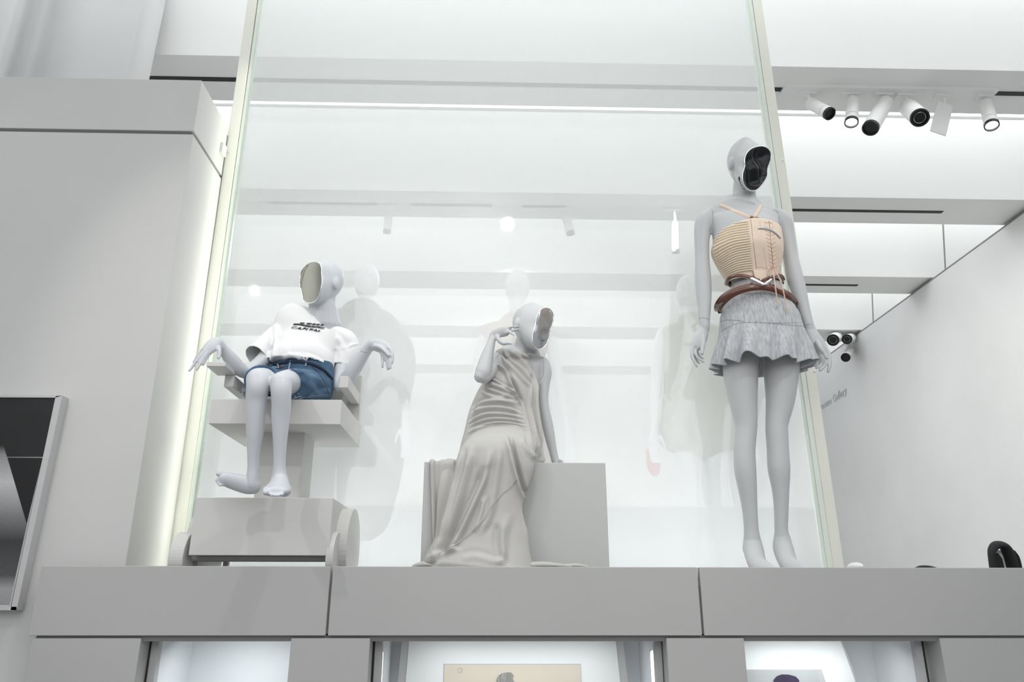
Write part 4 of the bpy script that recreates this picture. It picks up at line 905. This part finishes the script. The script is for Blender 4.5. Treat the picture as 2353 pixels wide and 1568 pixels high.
# corset: shell with ribbed half at left
def shell(rows, n=96, ratio=.66, Yc=2.95, name='', m='', parent=None, off=0, disp=None, thick=.003, sub=6, arc=None):
    """rows: (py, left, right, ratio, Yc)"""
    s = cr([(r[0], r[1], r[2], r[3], r[4]) for r in rows], sub); bm = bmesh.new(); R_ = []
    for q in s:
        py, l, r, ra, yc = q; c = P((l+r)/2, py, yc); hw = (r-l)/2*mpp((l+r)/2, py, yc)+off; ring = []; c.z = P((l+r)/2, py, yc-hw*ra).z
        for j in range(n):
            t = 2*math.pi*j/n
            if arc: t = arc[0]+(arc[1]-arc[0])*j/(n-1)
            p = Vector((c.x+hw*math.cos(t), c.y-hw*ra*math.sin(t), c.z))
            if disp: 
                dd, dz = disp(py, t, p); p += Vector((math.cos(t), -math.sin(t), 0))*dd; p.z += dz
            ring.append(bm.verts.new(p))
        R_.append(ring)
    for i in range(len(R_)-1):
        for j in range(n if not arc else n-1): bm.faces.new([R_[i][j], R_[i+1][j], R_[i+1][(j+1) % n], R_[i][(j+1) % n]])
    bmesh.ops.recalc_face_normals(bm, faces=bm.faces)
    o = obj(name, bm, m, parent, True); sd = o.modifiers.new('s', 'SOLIDIFY'); sd.thickness = thick; sd.offset = 0; return o
CR = [(501, 1641, 1789, .68, 2.945), (530, 1637, 1793, .70, 2.94), (552, 1633, 1794, .70, 2.938), (575, 1640, 1792, .68, 2.94), (600, 1652, 1790, .67, 2.945), (622, 1664, 1789, .67, 2.95), (634, 1670, 1790, .67, 2.95)]
def cdisp(py, t, p):
    k = float(np.clip((530-py)/29, 0, 1)); c = math.cos(t); return (0, -k*(.040*max(0, -c)**1.5+.016*max(0, c)**2))
cor = shell([(r[0], r[1]-0, r[2]+1, r[3], r[4]) for r in CR], name='corset', m='corset', parent=f3, n=110, sub=8, disp=cdisp)
lab(cor, 'nude ribbed and laced corset with leather straps')
cme = cor.data; TC = bvh(cme)
# ribbed piping rows (viewer's left half)
rows_l = [(1640, 534), (1724, 508)]
NR = 22
for i in range(NR):
    t_ = i/(NR-1)
    x0 = 1648*(1-t_)+1672*t_ if t_ > .45 else 1641+abs(t_-.18)*22
    x0 = np.interp(t_, [0, .15, .3, .5, .75, 1], [1642, 1636, 1638, 1647, 1659, 1672])
    y0 = np.interp(t_, [0, .15, .3, .5, .75, 1], [532, 547, 563, 592, 614, 634]); y1 = 504+t_*116; x1 = 1718+t_*9
    pts = [(x0, y0), (x0+(x1-x0)*.25, y0+(y1-y0)*.42), (x0+(x1-x0)*.55, y0+(y1-y0)*.78), (x1, y1)]
    pline(TC, pts, 2.45, 'boning_rib', 'corset2', cor, .0016, flat=1.25, sub=5)
# edge binding, busk strips
pline(TC, [(1719, 501), (1723, 540), (1728, 590), (1733, 624)], 4.2, 'busk_strip', 'corset', cor, .001, flat=.3)
pline(TC, [(1725, 505), (1731, 560), (1738, 618)], .5, 'edge_line', 'brown', cor, .0012)
pline(TC, [(1745, 508), (1752, 560), (1762, 618)], .45, 'edge_line', 'brown', cor, .0008)
pline(TC, [(1738, 615), (1750, 615), (1765, 618), (1780, 620)], .5, 'edge_line', 'brown', cor, .0008)
pline(TC, [(1788, 512), (1790, 560), (1790, 620)], 2, 'edge_binding', 'corset', cor, .0006, flat=.4)
lt = [(1763.5, 511), (1766, 522), (1767, 531), (1768, 538), (1769, 547), (1771, 556), (1772, 565), (1773, 574), (1774, 583), (1775, 592), (1776, 601), (1777, 610)]
for i, (x, y) in enumerate(lt[:-1] if 0 else lt):
    o_ = (9.5, 2) if i else (9, 0)
    pline(TC, [(x-7, y+1), (x+1, y+4)] if i else [(x-7, y+1), (x+10, y+1)], 1.0, 'lace', 'lace', cor, .0015)
    if i: pline(TC, [(x+9, y+1), (x+1, y+5)], 1.0, 'lace', 'lace', cor, .0015)
    bm = bmesh.new()
    for dx in (-8, 10):
        c = cast(TC, x+dx, y, .0008)
        if c: ball(bm, c, (.0018, .0012, .0018))
    obj('eyelet', bm, 'brown', cor, True)
pline(TC, [(1767, 508), (1771, 560), (1776, 615)], .9, 'placket_gap', 'brown', cor, .0006)
# steel hook strap
pline(TC, [(1741, 526), (1752, 526.5), (1768, 530), (1781, 538), (1791, 549)], 2.6, 'metal_strap', 'steel', cor, .004, flat=.35)
# tab under corset
tb = slabY([(1731, 620), (1762, 622), (1764, 643), (1737, 645)], 2.86, 2.866, 'tab', 'corset', cor)
# shoulder straps
def ribbon(pts, w_px, name, m, parent, th=.003, edge=None, Ys=None):
    """flat band following (px,py,Y); width vertical in view"""
    s = cr(pts, 6); bm = bmesh.new(); rr = []
    for i, q in enumerate(s):
        a = s[max(i-1, 0)]; b = s[min(i+1, len(s)-1)]; d = np.array([b[0]-a[0], b[1]-a[1]]); L = np.hypot(*d) or 1; nrm = np.array([-d[1], d[0]])/L
        w_ = w_px if np.isscalar(w_px) else np.interp(i/(len(s)-1), np.linspace(0, 1, len(w_px)), w_px)
        p0 = P(q[0]+nrm[0]*w_/2, q[1]+nrm[1]*w_/2, q[2]); p1 = P(q[0]-nrm[0]*w_/2, q[1]-nrm[1]*w_/2, q[2]); rr.append((p0, p1))
    V_ = [(bm.verts.new(a), bm.verts.new(b)) for a, b in rr]
    for i in range(len(V_)-1): bm.faces.new([V_[i][0], V_[i][1], V_[i+1][1], V_[i+1][0]])
    o = obj(name, bm, m, parent, True); sd = o.modifiers.new('s', 'SOLIDIFY'); sd.thickness = th; sd.offset = 0
    if edge:
        for k in (0, 1):
            bm = bmesh.new(); tube(bm, [(*r[k], .0009, .0016) for r in rr], n=6, sub=1); obj('piping', bm, edge, o, True)
    return o
for pts in ([(1654, 473), (1664, 475), (1678, 481), (1697, 490), (1722, 501)], [(1749, 473), (1744, 483), (1738, 492), (1733, 501)]):
    pline(T3, pts, 4.4, 'shoulder_strap', 'corset', cor, .002, flat=.28)
ribbon([(1716, 498, 2.866), (1730, 500, 2.862), (1744, 503, 2.866)], 6, 'leather_bridge', 'brown', cor)
# belts
def loop(front, back, w_px, name, parent, m='brown', edge='corset2'):
    return ribbon(front+back, w_px, name, m, parent, edge=edge)
loop([(1668, 655, 2.96), (1672, 643, 2.90), (1685, 635.5, 2.865), (1705, 634, 2.85), (1728, 639, 2.845), (1745, 645, 2.84)], [], 7.5, 'waist_belt', f3)
loop([(1752, 645, 2.84), (1768, 639, 2.85), (1782, 634, 2.87), (1795, 634, 2.90), (1801, 645, 2.95)], [], 7.5, 'waist_belt', f3)
bb = ribbon([(1668, 655, 2.96), (1676, 648, 3.02), (1735, 640, 3.07), (1790, 648, 3.03), (1801, 650, 2.96)], 7, 'waist_belt', 'brown', f3)
b_ = ribbon([(1650, 716, 2.985), (1651, 705, 2.93), (1662, 689, 2.885), (1682, 674, 2.855), (1705, 664.5, 2.838), (1735, 659, 2.83), (1765, 660.5, 2.835), (1790, 668, 2.85), (1812, 680, 2.88), (1826, 693, 2.92), (1832, 706, 2.98)], [14, 20, 22, 21, 20, 19, 18, 17, 16, 14, 10], 'hip_belt', 'brown', f3, edge='corset2')
ribbon([(1650, 716, 2.985), (1680, 712, 3.08), (1742, 700, 3.13), (1800, 704, 3.09), (1832, 706, 2.98)], 10, 'hip_belt', 'brown', f3)
for pts, wd in (([(1725, 639, 2.83), (1741, 647, 2.822), (1756, 654.5, 2.815)], 5), ([(1757, 654, 2.815), (1765, 648, 2.82), (1773, 641.5, 2.828)], 5)):
    ribbon(pts, wd, 'buckle', 'chrome', f3, th=.003)
# hanging lace ends + bow
for pts in ([(1776, 620, 2.845), (1779, 640, 2.835), (1783, 670, 2.825), (1788, 704, 2.835)], [(1779, 620, 2.845), (1791, 640, 2.84), (1800, 670, 2.835), (1811, 720, 2.84)], [(1772, 618, 2.85), (1765, 622, 2.842), (1770, 614, 2.842), (1778, 618, 2.848)]):
    bm = bmesh.new(); ptube(bm, [(*p, 1.5) for p in pts], 1, n=8); obj('lace_end', bm, 'lace', cor, True)
# skirt
def yoke_disp(py, t, p): return (0, 0)
SK = [(640, 1679, 1792, .70, 2.96), (652, 1678, 1794, .72, 2.96), (672, 1667, 1809, .74, 2.965), (700, 1655, 1830, .74, 2.97), (722, 1652, 1837, .74, 2.97), (742, 1650, 1843, .74, 2.97)]
def ydisp(py, t, p):
    k = np.clip((py-722)/20, 0, 1); return (0, k*.008*math.sin(t*3+.8))
yoke = shell(SK, name='skirt_yoke', m='wool', parent=f3, n=90, disp=ydisp, thick=.003)
lab(yoke, 'smooth heather grey upper part of the mini skirt')
def flare(py, t, p):
    k = np.clip((py-743)/80, 0, 1); z0 = np.clip(1-(py-743)/14, 0, 1)
    w = math.sin(t*11+2.0*math.sin(t*2+.5)+.9*math.sin(t*5))*(.8+.35*math.sin(t*3+1))+.3*math.sin(t*19+.6)
    return (k*.034*w+z0*.002*math.sin(t*64), (1-k)*.008*math.sin(t*3+.8)+k*.010*w+k*.004*math.sin(t*4))
FR = [(742, 1650, 1843, .74, 2.97), (755, 1647, 1845, .75, 2.97), (780, 1642, 1850, .77, 2.97), (802, 1638, 1852, .79, 2.97), (818, 1636, 1854, .80, 2.97)]
fl_ = shell(FR, name='skirt_ruffle', m='wool', parent=f3, n=260, disp=flare, thick=.003, sub=8)
lab(fl_, 'gathered flared ruffle hem of the grey mini skirt')
TY = bvh(yoke.data); pline(TY, [(1652, 741), (1672, 736), (1700, 738), (1725, 743), (1790, 743), (1841, 742)], .7, 'waist_seam', 'wool_in', yoke, .001)
pline(TY, [(1700, 676), (1740, 676), (1790, 678)], .5, 'waist_seam', 'wool_in', yoke, .001)

# ================================================================== shoes on the ledge at right
sh_ = thing('black_mule', 'chunky black open mule with white lining standing on the ledge at far right', 'shoe', P(2310, 1303, 2.9))
bm = bmesh.new()
arc_ = [(2283, 1312, 2.88), (2279, 1285, 2.88), (2280, 1265, 2.88), (2290, 1253, 2.88), (2304, 1254, 2.88), (2314, 1266, 2.88), (2322, 1288, 2.88), (2330, 1312, 2.88)]
ptube(bm, [(*p, r) for p, r in zip(arc_, (5.5, 5, 6, 7.5, 8.5, 9, 9, 9))], 2.2, n=20); obj('vamp', bm, 'shoe', sh_, True)
bm = bmesh.new(); ptube(bm, [(*p, 6) for p in [(2326, 1270, 2.92), (2334, 1283, 2.92), (2341, 1312, 2.92)]], 2.0, n=16); obj('heel_cup', bm, 'shoe', sh_, True)
slabY([(2284, 1272), (2292, 1264), (2299, 1266), (2306, 1280), (2313, 1309), (2306, 1309)], 2.895, 2.94, 'lining', 'insole', sh_)
slabY([(2282, 1276), (2293, 1271), (2303, 1284), (2309, 1309), (2283, 1309)], 2.875, 2.90, 'insole', 'shoe', sh_)
bm = bmesh.new(); ptube(bm, [(2106, 1307, 2.9, 3), (2118, 1305, 2.9, 4.5), (2135, 1305, 2.9, 4.5), (2150, 1307, 2.9, 3)], 2, n=14)
tag(obj('flat_black_shoe', bm, 'shoe', None, True), 'sliver of a flat black shoe top peeking over the ledge, left of the black mule', 'shoe')
bm = bmesh.new(); c = P(1966, 1304, 3.0); ball(bm, c, (.026, .05, .018)); 
tag(obj('white_shoe_tip', remesh(bm, .003, 3), 'ghost', None, True), 'rounded white shoe tip just right of the post on the ledge', 'shoe')

# ================================================================== mannequins beyond the glass
def gallery_mannequin(px, py_top, Yd, face=1):
    """simple full figure, feet on the rear floor"""
    tp = P(px, py_top, Yd); s = (tp.z-ZR)/1.84; bx = tp.x; z0 = ZR; y = Yd; bm = bmesh.new()
    v3 = lambda x, dy, z, a, b: (bx+x*s, y+dy*s, z0+z*s, a*s, b*s)
    ball(bm, Vector((bx, y, z0+1.72*s)), (.075*s, .095*s, .12*s))
    tube(bm, [v3(0, .01, 1.68, .05, .052), v3(0, .01, 1.56, .048, .05), v3(0, .015, 1.50, .07, .055)], n=16)
    tube(bm, [v3(0, .01, 1.50, .09, .06), v3(0, .01, 1.46, .17, .075), v3(0, 0, 1.36, .155, .095), v3(0, 0, 1.22, .125, .085), v3(0, 0, 1.10, .115, .08), v3(0, 0, .98, .155, .1), v3(0, 0, .88, .165, .1), v3(0, 0, .80, .13, .09)], n=24)
    for sg in (-1, 1):
        tube(bm, [v3(sg*.165, .01, 1.45, .045, .045), v3(sg*.21, .01, 1.33, .04, .042), v3(sg*.235, 0, 1.15, .034, .036), v3(sg*.255, -.02, 1.0, .032, .033), v3(sg*.275, -.05, .84, .022, .024), v3(sg*.285, -.06, .76, .036, .015)], n=14)
        for k in range(4): tube(bm, [v3(sg*(.262+.014*k), -.06, .74, .008, .008), v3(sg*(.268+.015*k), -.07, .68, .0075, .0075), v3(sg*(.266+.014*k), -.085, .635, .006, .006)], n=8, sub=2)
        tube(bm, [v3(sg*.25, -.07, .79, .01, .01), v3(sg*.238, -.1, .74, .008, .008), v3(sg*.236, -.105, .71, .007, .007)], n=8, sub=2)
        tube(bm, [v3(sg*.085, 0, .86, .085, .09), v3(sg*.085, 0, .68, .072, .075), v3(sg*.08, 0, .48, .05, .053), v3(sg*.08, .01, .34, .052, .055), v3(sg*.08, .02, .1, .03, .032), v3(sg*.08, .02, .06, .032, .04)], n=18)
        tube(bm, [v3(sg*.08, .04, .04, .03, .03), v3(sg*.085, -.05, .035, .036, .03), v3(sg*.09, -.15, .02, .04, .018)], n=14, side=Vector((1, 0, 0)))
    return remesh(bm, .008, 3), (bx, y, z0, s, v3)
gh = []
for i, (px, py, Yd, lb) in enumerate(((846, 606, 4.35, 'pale mannequin in a round grey cape, seen faintly through the glass'), (1189, 619, 4.35, 'pale mannequin in an off-shoulder blush top, seen faintly through the glass'), (1578, 632, 4.45, 'pale mannequin in a cream knit tunic, seen faintly through the glass'))):
    me, (bx, y, z0, s, v3) = gallery_mannequin(px, py, Yd)
    t = thing('gallery_mannequin', lb, 'mannequin', (bx, y, z0), 'mannequins beyond the glass'); obj('body', me, 'ghost', t, True)
    bm = bmesh.new()
    if i == 0:
        tube(bm, [v3(-.02, 0, 1.52, .12, .09), v3(-.02, -.01, 1.46, .24, .13), v3(-.03, -.01, 1.34, .33, .15), v3(-.04, -.01, 1.2, .36, .16), v3(-.04, -.01, 1.05, .35, .16), v3(-.03, 0, .9, .32, .15), v3(0, 0, .55, .27, .14), v3(.02, 0, .3, .2, .12)], n=36, view=Vector((0, 1, 0)))
        obj('cape', remesh(bm, .01, 4), 'cape', t, True)
    elif i == 1:
        tube(bm, [v3(0, .0, 1.49, .11, .07), v3(0, 0, 1.45, .235, .09), v3(0, 0, 1.36, .20, .11), v3(0, 0, 1.2, .14, .10), v3(0, 0, 1.05, .13, .1), v3(0, 0, .9, .19, .13), v3(0, 0, .6, .2, .14)], n=36, view=Vector((0, 1, 0)))
        obj('blush_top', remesh(bm, .01, 3), 'blush', t, True)
    else:
        tube(bm, [v3(0, .0, 1.52, .08, .07), v3(0, 0, 1.47, .19, .09), v3(0, 0, 1.36, .19, .12), v3(0, 0, 1.15, .19, .13), v3(0, 0, .95, .22, .15), v3(0, 0, .82, .25, .16)], n=36, view=Vector((0, 1, 0)))
        obj('knit_tunic', wob(remesh(bm, .008, 3), .004, 40), 'cream', t, True)
rb = P(1500, 1062, 4.4); bm = bmesh.new()
tube(bm, [(rb.x-.03, 4.4, rb.z+.07, .006, .006), (rb.x-.01, 4.4, rb.z+.04, .03, .02), (rb.x+.005, 4.4, rb.z-.03, .04, .025), (rb.x+.01, 4.4, rb.z-.07, .025, .015)], n=18)
tag(obj('red_purse', bm, 'red', None, True), 'small red purse glimpsed through the glass near the tunic mannequin\'s hand', 'bag')
